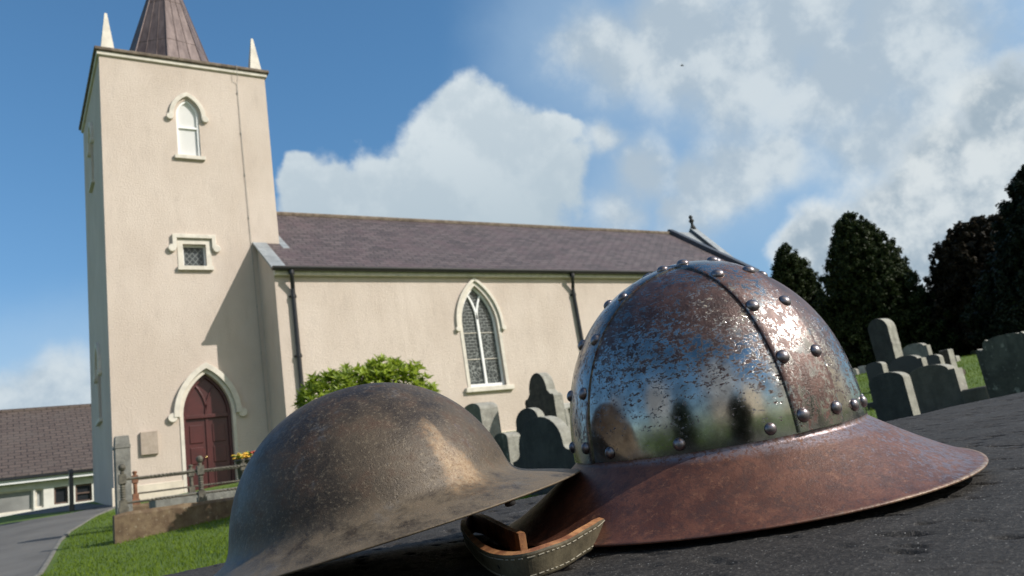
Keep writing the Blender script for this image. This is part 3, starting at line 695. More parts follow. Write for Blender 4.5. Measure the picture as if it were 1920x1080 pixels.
# small square window under a label mould
def square_window():
    to = front(TY0)
    mb = MB(); mb.prism(sq, lambda u, v, t: to(u, v, 0.20 + t), 0.02); win = pbuild(mb, 'window', M['lattice'], church)
    mb = MB(); i_ = 0.05
    mb.band([(qx0 - .003 + .003, QZ0), (qx0, QZ1), (qx1, QZ1), (qx1, QZ0)], [(qx0 + i_, QZ0 + i_), (qx0 + i_, QZ1 - i_), (qx1 - i_, QZ1 - i_), (qx1 - i_, QZ0 + i_)], lambda u, v, t: to(u, v, 0.13 + t), 0.066, True)
    fr = mb.build('frame', M['white']); fr.parent = win
    mb = MB(); a = 0.10; bb = 0.20; zf = T(325, 466)[1]
    ou = [(qx0 - .30, zf), (qx0 - .30, QZ1 + .30), (qx1 + .30, QZ1 + .30), (qx1 + .30, zf)]
    inn = [(qx0 - .17, zf), (qx0 - .17, QZ1 + .17), (qx1 + .17, QZ1 + .17), (qx1 + .17, zf)]
    mb.band(ou, inn, lambda u, v, t: to(u, v, -0.10 + t), 0.11)
    stops(mb, [(qx0 - .31, zf), (qx1 + .31, zf)], to, 0.12)
    hd = mb.build('hood_mould', M['trim'], bevel=0.02); hd.parent = win
    mb = MB(); mb.band([(qx0 - .15, QZ0), (qx0 - .15, QZ1 + .15), (qx1 + .15, QZ1 + .15), (qx1 + .15, QZ0)], [(qx0 + .004, QZ0), (qx0 + .004, QZ1 - .004), (qx1 - .004, QZ1 - .004), (qx1 - .004, QZ0)], lambda u, v, t: to(u, v, -0.02 + t), 0.03)
    sr = mb.build('surround', M['trim']); sr.parent = win
    mb = MB(); mb.prism([(qx0 - .18, QZ0 - .13), (qx0 - .18, QZ0), (qx1 + .18, QZ0), (qx1 + .18, QZ0 - .13)], lambda u, v, t: to(u, v, -0.11 + t), 0.30)
    si = mb.build('sill', M['trim'], bevel=0.015); si.parent = win
square_window()
# door
def door():
    to = front(TY0)
    mb = MB(); mb.prism(dor, lambda u, v, t: to(u, v, 0.24 + t), 0.03)
    d = pbuild(mb, 'door', M['door'], church); d['label'] = 'dark red double door under a pointed arch'
    mb = MB()
    P = lambda y: (lambda u, v, t: to(u, v, y + t))
    arch_band(mb, DXC, DW, DZ0, DZS, DZA, -0.09, -0.002, P(0.16), 0.085)
    mb.prism([(DXC - DW + .09, DZS - .06), (DXC - DW + .09, DZS + .05), (DXC + DW - .09, DZS + .05), (DXC + DW - .09, DZS - .06)], P(0.155), 0.09)
    # intersecting ribs of the arch head
    h = DZA - DZS; Rr = (DW * DW + h * h) / (2 * DW)
    for sg in (-1, 1):
        pts = []
        for k in range(11):
            a = k / 10 * R_(52); x = Rr * (1 - math.cos(a)); z = Rr * math.sin(a)
            pts.append((DXC + sg * (-0.02 + x), DZS + .05 + z))
        pts = [p for p in pts if abs(p[0] - DXC) < DW - 0.1]
        mb.band([(u - .03, v) for u, v in pts], [(u + .03, v) for u, v in pts], P(0.20), 0.043)
    mb.prism([(DXC - .05, DZ0), (DXC - .05, DZS - .06), (DXC + .05, DZS - .06), (DXC + .05, DZ0)], P(0.205), 0.036)
    fr = mb.build('frame', M['door'], bevel=0.012); fr.parent = d
    mb = MB(); zs_ = [DZ0 + .15, DZ0 + .95, DZ0 + 1.55, DZS - .18]
    for sg in (-1, 1):
        u0, u1 = sorted((DXC + sg * .14, DXC + sg * (DW - .19)))
        for a, b in zip(zs_[:-1], zs_[1:]):
            mb.prism([(u0, a + .06), (u0, b - .06), (u1, b - .06), (u1, a + .06)], P(0.215), 0.026)
    pn = mb.build('panel', M['door'], bevel=0.014); pn.parent = d
    mb = MB(); mb.tube([to(DXC - .1, DZ0 + 1.18, .20), to(DXC - .1, DZ0 + 1.18, .14)], 0.022, 8); mb.lathe([(0.0, -.04), (.04, -.02), (.045, 0), (.04, .02), (0, .04)], to(DXC - .1, DZ0 + 1.18, .12), 10)
    hn = mb.build('handle', M['brass'], smooth=True); hn.parent = d
    mb = MB(); fz = T(460, 773)[1]
    arch_band(mb, DXC, DW, fz, DZS, DZA, 0.11, 0.27, lambda u, v, t: to(u, v, -0.13 + t), 0.14)
    stops(mb, [(DXC - DW - .30, fz), (DXC + DW + .30, fz)], to, 0.13)
    hd = mb.build('hood_mould', M['trim'], bevel=0.03); hd.parent = d
    mb = MB(); arch_band(mb, DXC, DW, DZ0, DZS, DZA, 0.004, 0.10, lambda u, v, t: to(u, v, -0.025 + t), 0.03)
    sr = mb.build('surround', M['trim']); sr.parent = d
door()
# plinth either side of the door
mb = MB(); zp = T(300, 905)[1]
mb.box(TX0 - .06, DXC - DW - .11, TY0 - .06, TY0 - .002, TZ0, zp); pbuild(mb, 'plinth', M['plinth'], church, bevel=0.02)
mb = MB(); mb.box(DXC + DW + .11, NX0 - .002, TY0 - .06, TY0 - .002, TZ0, zp); pbuild(mb, 'plinth', M['plinth'], church, bevel=0.02)
# stone tablet
u0, v1 = T(262, 811); u1, v0 = T(297, 851)
mb = MB(); mb.box(u0, u1, TY0 - .09, TY0 - .002, v0, v1); pbuild(mb, 'plaque', M['pink'], church, bevel=0.012)
# lightning conductor
mb = MB(); P_ = [T(441, 125), T(452, 280), T(463, 445), T(478, 560), T(499, 790)]
xs = P_[0][0]; mb.tube([(xs, TY0 - .16, ZC + .02), (xs, TY0 - .16, ZC - .42), (xs + .01, TY0 - .03, ZC - .6)] + [(xs + 0.015 * k, TY0 - .03, ZC - .6 - k * 1.6) for k in range(1, 9)], 0.009, 6)
for k in range(9): mb.box(xs - .013 + .015 * k, xs + .013 + .015 * k, TY0 - .042, TY0 - .002, ZC - 1.0 - k * 1.5, ZC - .94 - k * 1.5)
pbuild(mb, 'lightning_conductor', M['wire'], church)

# nave
nwx0, nwx1 = N(878, 690)[0], N(944, 684)[0]; WXC = (nwx0 + nwx1) / 2; WW = (nwx1 - nwx0) / 2
WZ0, WZS, WZA = N(915, 725)[1], N(903, 610)[1], N(888, 536)[1]
win1 = arch(WXC, WW, WZ0, WZS, WZA); WXC2 = WXC + 8.3; win2 = arch(WXC2, WW, WZ0, WZS, WZA)
mb = MB()
face_wall(mb, [(NX0, NZ0), (NX0, ZE), (NXE, ZE), (NXE, NZ0)], [win1, win2], front(YN), 0.24)
YB = 2 * YR - YN
for x in (NX0, NXE): mb.add([(x, YN, NZ0), (x, YN, ZE), (x, YR, ZR - .05), (x, YB, ZE), (x, YB, NZ0)], [(0, 1, 2, 3, 4)])
mb.add([(NX0, YB, NZ0), (NXE, YB, NZ0), (NXE, YB, ZE), (NX0, YB, ZE)], [(0, 1, 2, 3)])
pbuild(mb, 'nave', M['render'], church, fix=False)
mb = MB(); zb = N(940, 809)[1]
mb.box(NX0 + .002, NXE, YN - .07, YN - .002, NZ0, zb); pbuild(mb, 'plinth', M['plinth'], church, bevel=0.02)
# roof
XV = 28.35
def roof_pt(x, s, up): # s: distance down from the ridge in plan
    return (x, YR - s, ZR - SL * s + up)
def roof_slab(mb, x0, x1, s0, s1, lo, hi, both=True):
    for sg in ((1, -1) if both else (1,)):
        q = [(x0, YR - sg * s0, ZR - SL * s0), (x1, YR - sg * s0, ZR - SL * s0), (x1, YR - sg * s1, ZR - SL * s1), (x0, YR - sg * s1, ZR - SL * s1)]
        mb.add([(a, b, c + lo) for a, b, c in q] + [(a, b, c + hi) for a, b, c in q], [(0, 1, 2, 3), (7, 6, 5, 4), (0, 4, 5, 1), (1, 5, 6, 2), (2, 6, 7, 3), (3, 7, 4, 0)])
SE = YR - YN + 0.20
mb = MB(); roof_slab(mb, NX0 - .10, XV, 0, SE, 0.0, 0.10)
rf = pbuild(mb, 'roof', M['slate'], church)
mb = MB(); mb.tube([(NX0 + .1, YR, ZR + .10), (XV, YR, ZR + .10)], 0.11, 8); o = mb.build('ridge_tile', M['coping']); o.parent = rf
mb = MB(); roof_slab(mb, NX0 - .13, NX0 + .30, YR - YT - 0.0, SE + .015, 0.06, 0.125, False); mb.box(NX0 - .13, TX1 + .05, YT - .22, YT - .01, 0, 0.001)
mb = MB(); roof_slab(mb, NX0 - .13, NX0 + .32, YR - YT + .002, SE + .012, 0.05, 0.125, False)
o = mb.build('flashing', M['lead']); o.parent = rf
mb = MB(); roof_slab(mb, TX1 + .0, TX1 + .22, 0.4, YR - YT + .35, 0.09, 0.115, False)
o = mb.build('flashing', M['lead']); o.parent = rf
# east end: two raised copings with a pale strip between, and a finial
mb = MB(); roof_slab(mb, XV, XV + .30, 0.0, SE + .10, 0.02, 0.34)
cp = pbuild(mb, 'gable_coping', M['lead_dark'], church)
ST = 1.15                                       # the chancel roof beyond is steeper
def steep(mb, x0, x1, s1, lo, hi):
    for sg in (1, -1):
        q = [(x0, YR, ZR + .12), (x1, YR, ZR + .12), (x1, YR - sg * s1, ZR + .12 - ST * s1), (x0, YR - sg * s1, ZR + .12 - ST * s1)]
        mb.add([(a, b, c + lo) for a, b, c in q] + [(a, b, c + hi) for a, b, c in q], [(0, 1, 2, 3), (7, 6, 5, 4), (0, 4, 5, 1), (1, 5, 6, 2), (2, 6, 7, 3), (3, 7, 4, 0)])
mb = MB(); yc = 2.35; zw = ZR + .1 - ST * yc
for x in (NXE, NX1 - .02): mb.add([(x, YR - yc, NZ0), (x, YR - yc, zw), (x, YR, ZR + .05), (x, YR + yc, zw), (x, YR + yc, NZ0)], [(0, 1, 2, 3, 4)])
for y in (YR - yc, YR + yc): mb.add([(NXE, y, NZ0), (NX1 - .02, y, NZ0), (NX1 - .02, y, zw), (NXE, y, zw)], [(0, 1, 2, 3)])
pbuild(mb, 'chancel', M['render'], church, fix=False)
mb = MB(); steep(mb, XV + .302, NX1 - .38, 2.6, 0.0, 0.10); pbuild(mb, 'chancel_roof', M['lead'], church)
mb = MB(); steep(mb, NX1 - .378, NX1 + .02, 2.7, 0.0, 0.30); pbuild(mb, 'gable_coping', M['lead_dark'], church)
mb = MB(); steep(mb, NX1 - .40, NX1 + .04, 2.72, 0.302, 0.36); pbuild(mb, 'capstone', M['lead'], church)
mb = MB(); mb.lathe([(r_ * .62, z_ * .68) for r_, z_ in [(.24, 0), (.24, .12), (.13, .30), (.11, .52), (.20, .60), (.22, .70), (.12, .80), (.13, .86), (.17, .96), (.12, 1.08), (.02, 1.14)]], (NX1 - .2, YR, ZR + .40), 12)
pbuild(mb, 'finial', M['dark'], church, smooth=True)
# fascia, gutter and downpipes
mb = MB(); mb.box(NX0 - .02, NXE, YN - .16, YN - .002, ZE - .30, ZE - .06); pbuild(mb, 'fascia', M['trim'], church, bevel=0.015)
mb = MB(); yg = YN - .26; zg = ZE - .10; n = 9
prof = [(yg + .10 * math.cos(math.pi + math.pi * k / (n - 1)), zg + .09 * math.sin(math.pi + math.pi * k / (n - 1))) for k in range(n)]
prof += [(y + (yg - y) * .15, z + .004) for y, z in reversed(prof)]
prof = [(yg - .10, zg + .03)] + prof[:n] + [(yg + .10, zg + .03)]
mb.prism(prof, lambda u, v, w: (NX0 - .12 + w, u, v), NXE - NX0 + .1)
pbuild(mb, 'gutter', M['black'], church)
for px, py in ((549, 560), (1072, 545)):
    x = N(px, py)[0]; mb = MB()
    mb.tube([(x - .05, yg, zg - .05), (x - .05, yg, zg - .22), (x, YN - .10, zg - .62), (x, YN - .09, zg - .8), (x, YN - .09, NZ0)], 0.065, 10)
    mb.lathe([(.09, -.10), (.09, 0), (.07, .01)], (x - .05, yg, zg - .1), 10)
    for z in (zg - .85, zg - 2.7, zg - 4.5): mb.lathe([(.066, -.05), (.085, -.05), (.085, .05), (.066, .05)], (x, YN - .09, z), 10); mb.box(x - .12, x + .12, YN - .03, YN - .002, z - .03, z + .03)
    pbuild(mb, 'downpipe', M['black'], church, smooth=False)
# nave windows: two lights under one pointed arch
def nave_window(xc):
    to = front(YN); P = lambda y: (lambda u, v, t: to(u, v, y + t))
    mb = MB(); mb.prism(arch(xc, WW, WZ0, WZS, WZA), P(0.19), 0.02); win = pbuild(mb, 'window', M['glass'], church)
    mb = MB(); arch_band(mb, xc, WW, WZ0, WZS, WZA, -0.065, -0.002, P(0.11), 0.078)
    mb.prism([(xc - WW + .06, WZ0), (xc - WW + .06, WZ0 + .13), (xc + WW - .06, WZ0 + .13), (xc + WW - .06, WZ0)], P(0.10), 0.088)
    mb.prism([(xc - .045, WZ0 + .12), (xc - .045, WZS + .25), (xc + .045, WZS + .25), (xc + .045, WZ0 + .12)], P(0.115), 0.072)
    h = WZA - WZS; Rr = (WW * WW + h * h) / (2 * WW)
    for sg in (-1, 1):
        pts = []
        for k in range(13):
            a = k / 12 * R_(60); x = Rr * (1 - math.cos(a)); z = WZS + .2 + Rr * math.sin(a)
            pts.append((xc + sg * x, z))
        zmax = lambda x: WZS + math.sqrt(max(0, Rr * Rr - (Rr - WW + abs(x - xc)) ** 2))
        pts = [p for p in pts if p[1] < zmax(p[0]) - 0.03]
        mb.band([(u - .04, v) for u, v in pts], [(u + .04, v) for u, v in pts], P(0.12), 0.066)
    fr = mb.build('mullion', M['white'], bevel=0.008); fr.parent = win
    for k in (0.34, 0.66): mb = MB(); z = WZ0 + (WZS - WZ0) * k * 1.35; mb.prism([(xc - WW + .065, z), (xc - WW + .065, z + .022), (xc + WW - .065, z + .022), (xc + WW - .065, z)], P(0.165), 0.02); fr = mb.build('glazing_bar', M['trim']); fr.parent = win
    mb = MB(); arch_band(mb, xc, WW, WZS - .1, WZS, WZA, 0.13, 0.24, P(-0.09), 0.10); stops(mb, [(xc - WW - .21, WZS - .12), (xc + WW + .21, WZS - .12)], to, 0.09)
    hd = mb.build('hood_mould', M['trim'], bevel=0.025); hd.parent = win
    mb = MB(); arch_band(mb, xc, WW, WZ0, WZS, WZA, 0.004, 0.12, P(-0.02), 0.03); hd = mb.build('surround', M['trim']); hd.parent = win
    mb = MB(); mb.prism([(xc - WW - .24, WZ0 - .16), (xc - WW - .24, WZ0), (xc + WW + .24, WZ0), (xc + WW + .24, WZ0 - .16)], P(-0.12), 0.34)
    si = mb.build('sill', M['trim'], bevel=0.015); si.parent = win
nave_window(WXC); nave_window(WXC2)

# ------------------------------------------------------------------ annex behind the tower
def annex():
    Y = 42.0
    def A(px, py): p = on_plane(px, py, (0, 1, 0), (0, Y, 0)); return p[0], p[2]
    sl = 0.62; ze = A(90, 893)[1] + .35 * sl; k = ray(90, 771); k = k[2] / k[1]
    dy = (0.85 + k * Y - ze) / (sl - k); zr = ze + sl * dy
    x0, x1 = -7.0, 6.2; z0 = 2.4
    root = empty('annex', 'low white hall with brown tiled roof left of the church tower', 'building', (0, Y, gz(0, Y)))
    def rect(a, b): (u0, v1), (u1, v0) = A(*a), A(*b); return [(u0, v0), (u0, v1), (u1, v1), (u1, v0)]
    holes = [rect((101, 914), (128, 943)), rect((141, 909), (173, 938)), rect((66, 917), (82, 951)), rect((-60, 930), (63, 957))]
    mb = MB(); face_wall(mb, [(x0, z0), (x0, ze), (x1, ze), (x1, z0)], holes, front(Y), 0.2)
    for x in (x0, x1): mb.add([(x, Y, z0), (x, Y, ze), (x, Y + dy, zr), (x, Y + 2 * dy, ze), (x, Y + 2 * dy, z0)], [(0, 1, 2, 3, 4)])
    pbuild(mb, 'wall', simple('white_render', (0.66, 0.64, 0.58), 0.9, 0.08, bump=0.2), root, fix=False)
    mb = MB()
    for sg in (1, -1):
        q = [(x0 - .3, Y + dy, zr), (x1 + .3, Y + dy, zr), (x1 + .3, Y + dy - sg * (dy + .35), ze - sl * .35), (x0 - .3, Y + dy - sg * (dy + .35), ze - sl * .35)]
        mb.add([(a, b, c + .02) for a, b, c in q] + [(a, b, c + .14) for a, b, c in q], [(0, 1, 2, 3), (7, 6, 5, 4), (0, 4, 5, 1), (1, 5, 6, 2), (2, 6, 7, 3), (3, 7, 4, 0)])
    r = pbuild(mb, 'roof', M['tile'], root)
    mb = MB(); mb.tube([(x0 - .3, Y + dy, zr + .12), (x1 + .3, Y + dy, zr + .12)], 0.13, 8); o = mb.build('ridge_tile', M['tile']); o.parent = r
    mb = MB(); mb.box(x0 - .3, x1 + .3, Y - .36, Y - .31, ze - .42, ze - .26); pbuild(mb, 'fascia', M['white'], root)
    mb = MB(); mb.box(x0 - .3, x1 + .3, Y - .48, Y - .362, ze - .24, ze - .12); pbuild(mb, 'gutter', M['black'], root)
    for i, h in enumerate(holes):
        mb = MB(); mb.prism(h, lambda u, v, t: (u, Y + .17 + t, v), 0.02)
        if i == 2: w = pbuild(mb, 'door', simple('grey_door', (0.30, 0.31, 0.30), 0.5), root)
        elif i == 3: w = pbuild(mb, 'window', simple('grey_shutter', (0.20, 0.20, 0.19), 0.6, 0.35, 0.6), root)
        else: w = pbuild(mb, 'window', M['darkglass'], root)
        mb = MB(); s = 0.07
        (u0, v0), (_, v1), (u1, _), _ = h
        mb.band(h, [(u0 + s, v0 + s), (u0 + s, v1 - s), (u1 - s, v1 - s), (u1 - s, v0 + s)], lambda u, v, t: (u, Y + .09 + t, v), 0.079, True)
        if i == 1: mb.box(u0 + s, u1 - s, Y + .10, Y + .16, (v0 + v1) / 2 - .03, (v0 + v1) / 2 + .03)
        fr = mb.build('frame', simple('window_frame', (0.11, 0.07, 0.055), 0.5) if i < 2 else M['trim']); fr.parent = w
annex()
# tall narrow stones in front of the annex
def post_stone(px0, px1, ptop, d, matl, label, thick=0.3):
    mid = (px0 + px1) / 2; q = at_range(mid, 930, d); x, y = q[0], q[1]; z0 = gz(x, y)
    a = on_plane(px0, 910, (0, 1, 0), (0, y, 0))[0]; b = on_plane(px1, 910, (0, 1, 0), (0, y, 0))[0]; zt = at_range(mid, ptop, d)[2]
    root = empty('pillar', label, 'pillar', (x, y, z0))
    w = (b - a) / 2; h = zt - z0
    mb = MB(); mb.box(x - w * 1.25, x + w * 1.25, y - thick * .6, y + thick * .6, z0 - .1, z0 + .14 * h); pbuild(mb, 'base', matl, root, bevel=0.015)
    mb = MB(); mb.box(x - w, x + w, y - thick / 2, y + thick / 2, z0 + .14 * h, z0 + .86 * h); pbuild(mb, 'shaft', matl, root, bevel=0.012)
    mb = MB(); mb.box(x - w * 1.06, x + w * 1.06, y - thick * .54, y + thick * .54, z0 + .86 * h, z0 + .9 * h)
    t2 = thick / 2; mb.add([(x - w, y - t2, z0 + .9 * h), (x + w, y - t2, z0 + .9 * h), (x + w, y + t2, z0 + .9 * h), (x - w, y + t2, z0 + .9 * h), (x - w * .9, y - t2 * .8, z0 + h), (x + w * .9, y - t2 * .8, z0 + h), (x + w * .9, y + t2 * .8, z0 + h), (x - w * .9, y + t2 * .8, z0 + h)],
        [(3, 2, 1, 0), (4, 5, 6, 7), (0, 1, 5, 4), (1, 2, 6, 5), (2, 3, 7, 6), (3, 0, 4, 7)])
    pbuild(mb, 'cap', matl, root, bevel=0.01)
post_stone(217, 246, 818, 17.5, M['grey'], 'grey stone pillar behind the railings at the tower corner', 0.3)
post_stone(130, 138, 880, 27.0, M['jet'], 'slim black post in front of the white hall', 0.16)

# ------------------------------------------------------------------ railed grave plot
def plot():
    p = on_ground(216, 1021); Y = float(p[1]); X0 = float(p[0])
    def A(px, py): q = on_plane(px, py, (0, 1, 0), (0, Y, 0)); return q[0], q[2]
    zt = A(215, 964)[1]; z0 = gz(X0, Y); X1 = X0 + 4.6; D = 3.4; th = 0.26
    sc = np.linalg.norm(p - CAM) / F
    wall = empty('plot_wall', 'low sandstone wall round the railed grave plot on the lawn', 'wall', (X0, Y, z0))
    rng = random.Random(3)
    def run(ax0, ay0, ax1, ay1, hz0, hz1):
        n = 22; mb = MB(); d = Vector((ax1 - ax0, ay1 - ay0, 0)); L = d.length; d /= L; s = Vector((-d.y, d.x, 0))
        prof = []
        for k in range(n + 1):
            c = Vector((ax0, ay0, 0)) + d * L * k / n; j = lambda a: rng.uniform(-a, a); g = gz(c.x, c.y) - 0.25; h = hz0 + (hz1 - hz0) * k / n
            ring = [c + s * (0.0 + j(.012)) + Vector((0, 0, g)), c + s * j(.015) + Vector((0, 0, (g + h) / 2)), c + s * (.0 + j(.012)) + Vector((0, 0, h - .05 + j(.015))), c + s * (.05 + j(.012)) + Vector((0, 0, h + j(.018))), c + s * (th - .05) + Vector((0, 0, h + j(.018))), c + s * th + Vector((0, 0, h - .05)), c + s * th + Vector((0, 0, g))]
            prof.append(ring)
        m_ = len(prof[0]); vs = [v for r in prof for v in r]
        fs = [(i * m_ + k, i * m_ + (k + 1) % m_, (i + 1) * m_ + (k + 1) % m_, (i + 1) * m_ + k) for i in range(n) for k in range(m_)]
        fs += [tuple(range(m_)), tuple(n * m_ + k for k in reversed(range(m_)))]
        mb.add(vs, fs); return mb
    slope = 0.0
    zt1 = zt + 0.0
    pbuild(run(X0, Y, X1, Y, zt, zt1 + .04), 'wall_run', M['sand'], wall)
    Xr = float(on_plane(236, 950, (0, 1, 0), (0, Y + D, 0))[0]); pbuild(run(Xr, Y + D, X1, Y + D, zt + .28, zt + .3), 'wall_run', M['sand'], wall)
    rail = empty('grave_railing', 'rusty iron railing with ball topped posts on the low sandstone wall', 'railing', (X0, Y, zt))
    def bar(a, b, z, yy, r, matl, name='rail', za=None):
        mb = MB(); n = 60; pts = [(a + (b - a) * k / n, yy + (0.006 * math.cos(k * 1.9) if 18 < k < 42 else 0), z + (0.006 * math.sin(k * 1.9) if 18 < k < 42 else 0)) for k in range(n + 1)]
        mb.tube(pts, r, 8); pbuild(mb, name, matl, rail)
    def post(x, yy, zb, h, matl, ball=True):
        mb = MB(); b = 0.055
        mb.box(x - b * 1.3, x + b * 1.3, yy - b * 1.3, yy + b * 1.3, zb - .02, zb + .09)
        mb.box(x - b, x + b, yy - b, yy + b, zb + .09, zb + .2)
        n = 14
        mb.lathe([(.036 + .008 * (k % 2), .2 + (h - .38) * k / n) for k in range(n + 1)], (x, yy, zb), 10)
        mb.box(x - b, x + b, yy - b, yy + b, zb + h - .19, zb + h - .04)
        pr = [(.03, -.04), (.035, 0)] + ([(.02, .01), (.045, .03), (.06, .065), (.055, .10), (.03, .125), (.0, .132)] if ball else [(.045, .01), (.05, .03), (.02, .05)])
        mb.lathe(pr, (x, yy, zb + h), 12)
        pbuild(mb, 'post', matl, rail)
    x_a = A(233, 940)[0]; x_b = A(381, 925)[0]; yy = Y + th / 2
    hp = A(233, 868)[1] - zt - .13
    x_c = x_b + (x_b - x_a)
    for x in (x_a, x_b, x_c): post(x, yy, zt + .0, hp, M['iron'])
    z1 = zt + hp - .12; z3 = zt + .155
    for a, b in ((x_a, x_b), (x_b, x_c)):
        bar(a + .05, b - .05, z1, yy, .021, M['iron']); bar(a + .05, b - .05, z3, yy, .019, M['iron'])
    yb = Y + D + th / 2; zb = zt + .29
    def B(px, py): q = on_plane(px, py, (0, 1, 0), (0, yb, 0)); return q[0], q[2]
    xr = [B(253, 900)[0], B(358, 890)[0]]; xr.append(2 * xr[1] - xr[0])
    for i, x in enumerate(xr): post(x, yb, zb, hp * .92, M['rust'] if i == 0 else M['iron'], False)
    for a, b in zip(xr[:-1], xr[1:]):
        bar(a + .05, b - .05, zb + hp * .92 - .12, yb, .020, M['iron']); bar(a + .05, b - .05, zb + .2, yb, .018, M['iron'])
    # grey kerb slab inside the plot
    yk = Y + 1.7; q0 = on_plane(290, 935, (0, 1, 0), (0, yk, 0)); q1 = on_plane(470, 915, (0, 1, 0), (0, yk, 0))
    mb = MB(); zz = gz(q0[0], yk); mb.box(q0[0], q1[0], yk, yk + .7, zz - .2, q0[2] + .02)
    o = mb.build('grave_slab', M['grey'], bevel=0.03); tag(o, 'low grey grave slab lying inside the railed plot', 'grave slab')
plot()
# flower pot by the door
def flowers():
    q = at_range(462, 880, 22.0); x, y = q[0], q[1]; z = gz(x, y)
    zt = at_range(462, 853, 22.0)[2]
    root = empty('flower_pot', 'dark pot of yellow and red flowers beside the church door', 'flower pot', (x, y, z))
    mb = MB(); h = zt - z - .1; mb.lathe([(.16, 0), (.2, .1), (.24, h - .06), (.27, h - .05), (.27, h), (.2, h - .02)], (x, y, z), 16); pbuild(mb, 'pot', M['pot'], root, smooth=True)
    rng = random.Random(5)
    mb = MB(); mb2 = MB(); mb3 = MB()
    for k in range(90):
        a = rng.uniform(0, 6.28); r = .3 * math.sqrt(rng.random()); c = (x + r * math.cos(a), y + r * math.sin(a), zt - .04 + rng.uniform(-.05, .12) * (1 - r))
        t_ = mb if math.cos(a) < 0.1 and k % 3 else (mb2 if k % 3 else mb3)
        s = .045 if t_ is not mb3 else .05
        t_.lathe([(0, -s * .5), (s, -s * .1), (s * .8, s * .35), (0, s * .5)], c, 7)
    pbuild(mb, 'blossom', M['yellow'], root); pbuild(mb2, 'blossom', M['red'], root); pbuild(mb3, 'leaves', M['bush'], root)
flowers()

# ------------------------------------------------------------------ headstones
def arc_pts(c, r, a0, a1, n): return [(c[0] + r * math.cos(a0 + (a1 - a0) * k / n), c[1] + r * math.sin(a0 + (a1 - a0) * k / n)) for k in range(n + 1)]
def stone_outline(style, w, h):
    """half widths: w is the full width, h the height; outline in (u, v), u to the left of the photo positive"""
    a = w / 2
    if style == 'round': return [(-a, 0), (-a, h - a * .9)] + [(-a * math.cos(t), h - a * .9 + a * .9 * math.sin(t)) for t in np.linspace(0.15, math.pi - .15, 15)] + [(a, h - a * .9), (a, 0)]
    if style == 'segment': return [(-a, 0), (-a, h - a * .45)] + [(-a * math.cos(t), h - a * .45 + a * .45 * math.sin(t)) for t in np.linspace(0.1, math.pi - .1, 15)] + [(a, h - a * .45), (a, 0)]
    if style == 'shoulder':
        b = a * .72; s = h - a * .62
        L = [(-a, 0), (-a, s - .06 * h)] + [(-a + (a - b) * math.sin(t), s - .06 * h + .09 * h * (1 - math.cos(t))) for t in np.linspace(0.2, math.pi / 2, 5)] + [(-b, s + .02 * h)]
        return L + [(-b * math.cos(t), s + .06 * h + (h - s - .06 * h) * math.sin(t)) for t in np.linspace(0.05, math.pi - .05, 15)] + [(-x, y) for x, y in reversed(L)]
    if style == 'steps':
        b = a * .78; s = h - a * .30
        L = [(-a, 0), (-a, s), (-b, s)]
        return L + [(-b * math.cos(t), s + (h - s) * math.sin(t)) for t in np.linspace(0.15, math.pi - .15, 15)] + [(-x, y) for x, y in reversed(L)]
    if style == 'ogee':
        b = a * .60; s = h - a * 1.0
        L = [(-a, 0), (-a, s), (-a * .9, s + .03 * h)] + [(-a * .9 + (a * .9 - b) * (1 - math.cos(t)), s + .03 * h - .03 * h * math.sin(2 * t) + .03 * h * t) for t in np.linspace(0, math.pi / 2, 6)]
        y0 = L[-1][1]
        return L + [(-b * math.cos(t), y0 + (h - y0) * math.sin(t)) for t in np.linspace(0.1, math.pi - .1, 15)] + [(-x, y) for x, y in reversed(L)]
    if style == 'scallop':
        s = h - a * .34; L = [(-a, 0), (-a, s), (-a * .93, s + .02 * h), (-a * .82, s - .015 * h), (-a * .74, s + .01 * h), (-a * .70, s + .07 * h), (-a * .60, s + .10 * h), (-a * .52, s + .085 * h)]
        return L + [(-a * .5 * math.cos(t), s + .085 * h + (h - s - .085 * h) * math.sin(t)) for t in np.linspace(0.25, math.pi - .25, 11)] + [(-x, y) for x, y in reversed(L)]
    if style == 'obelisk': return [(-a * 1.25, 0), (-a * 1.15, h * .2), (-a * .95, h * .38), (-a * .98, h * .55), (-a * 1.02, h * .6), (-a * .98, h * .64), (-a, h - a * 1.0)] + [(-a * math.cos(t), h - a + a * math.sin(t)) for t in np.linspace(0.1, math.pi - .1, 13)] + [(a, h - a), (a * .98, h * .64), (a * 1.02, h * .6), (a * .98, h * .55), (a * .95, h * .38), (a * 1.15, h * .2), (a * 1.25, 0)]
    if style == 'flat': return [(-a, 0), (-a, h * .97), (-a * .95, h), (a * .95, h), (a, h * .97), (a, 0)]
    return [(-a, 0), (-a, h), (a, h), (a, 0)]
HEAD = 'headstones in the churchyard'
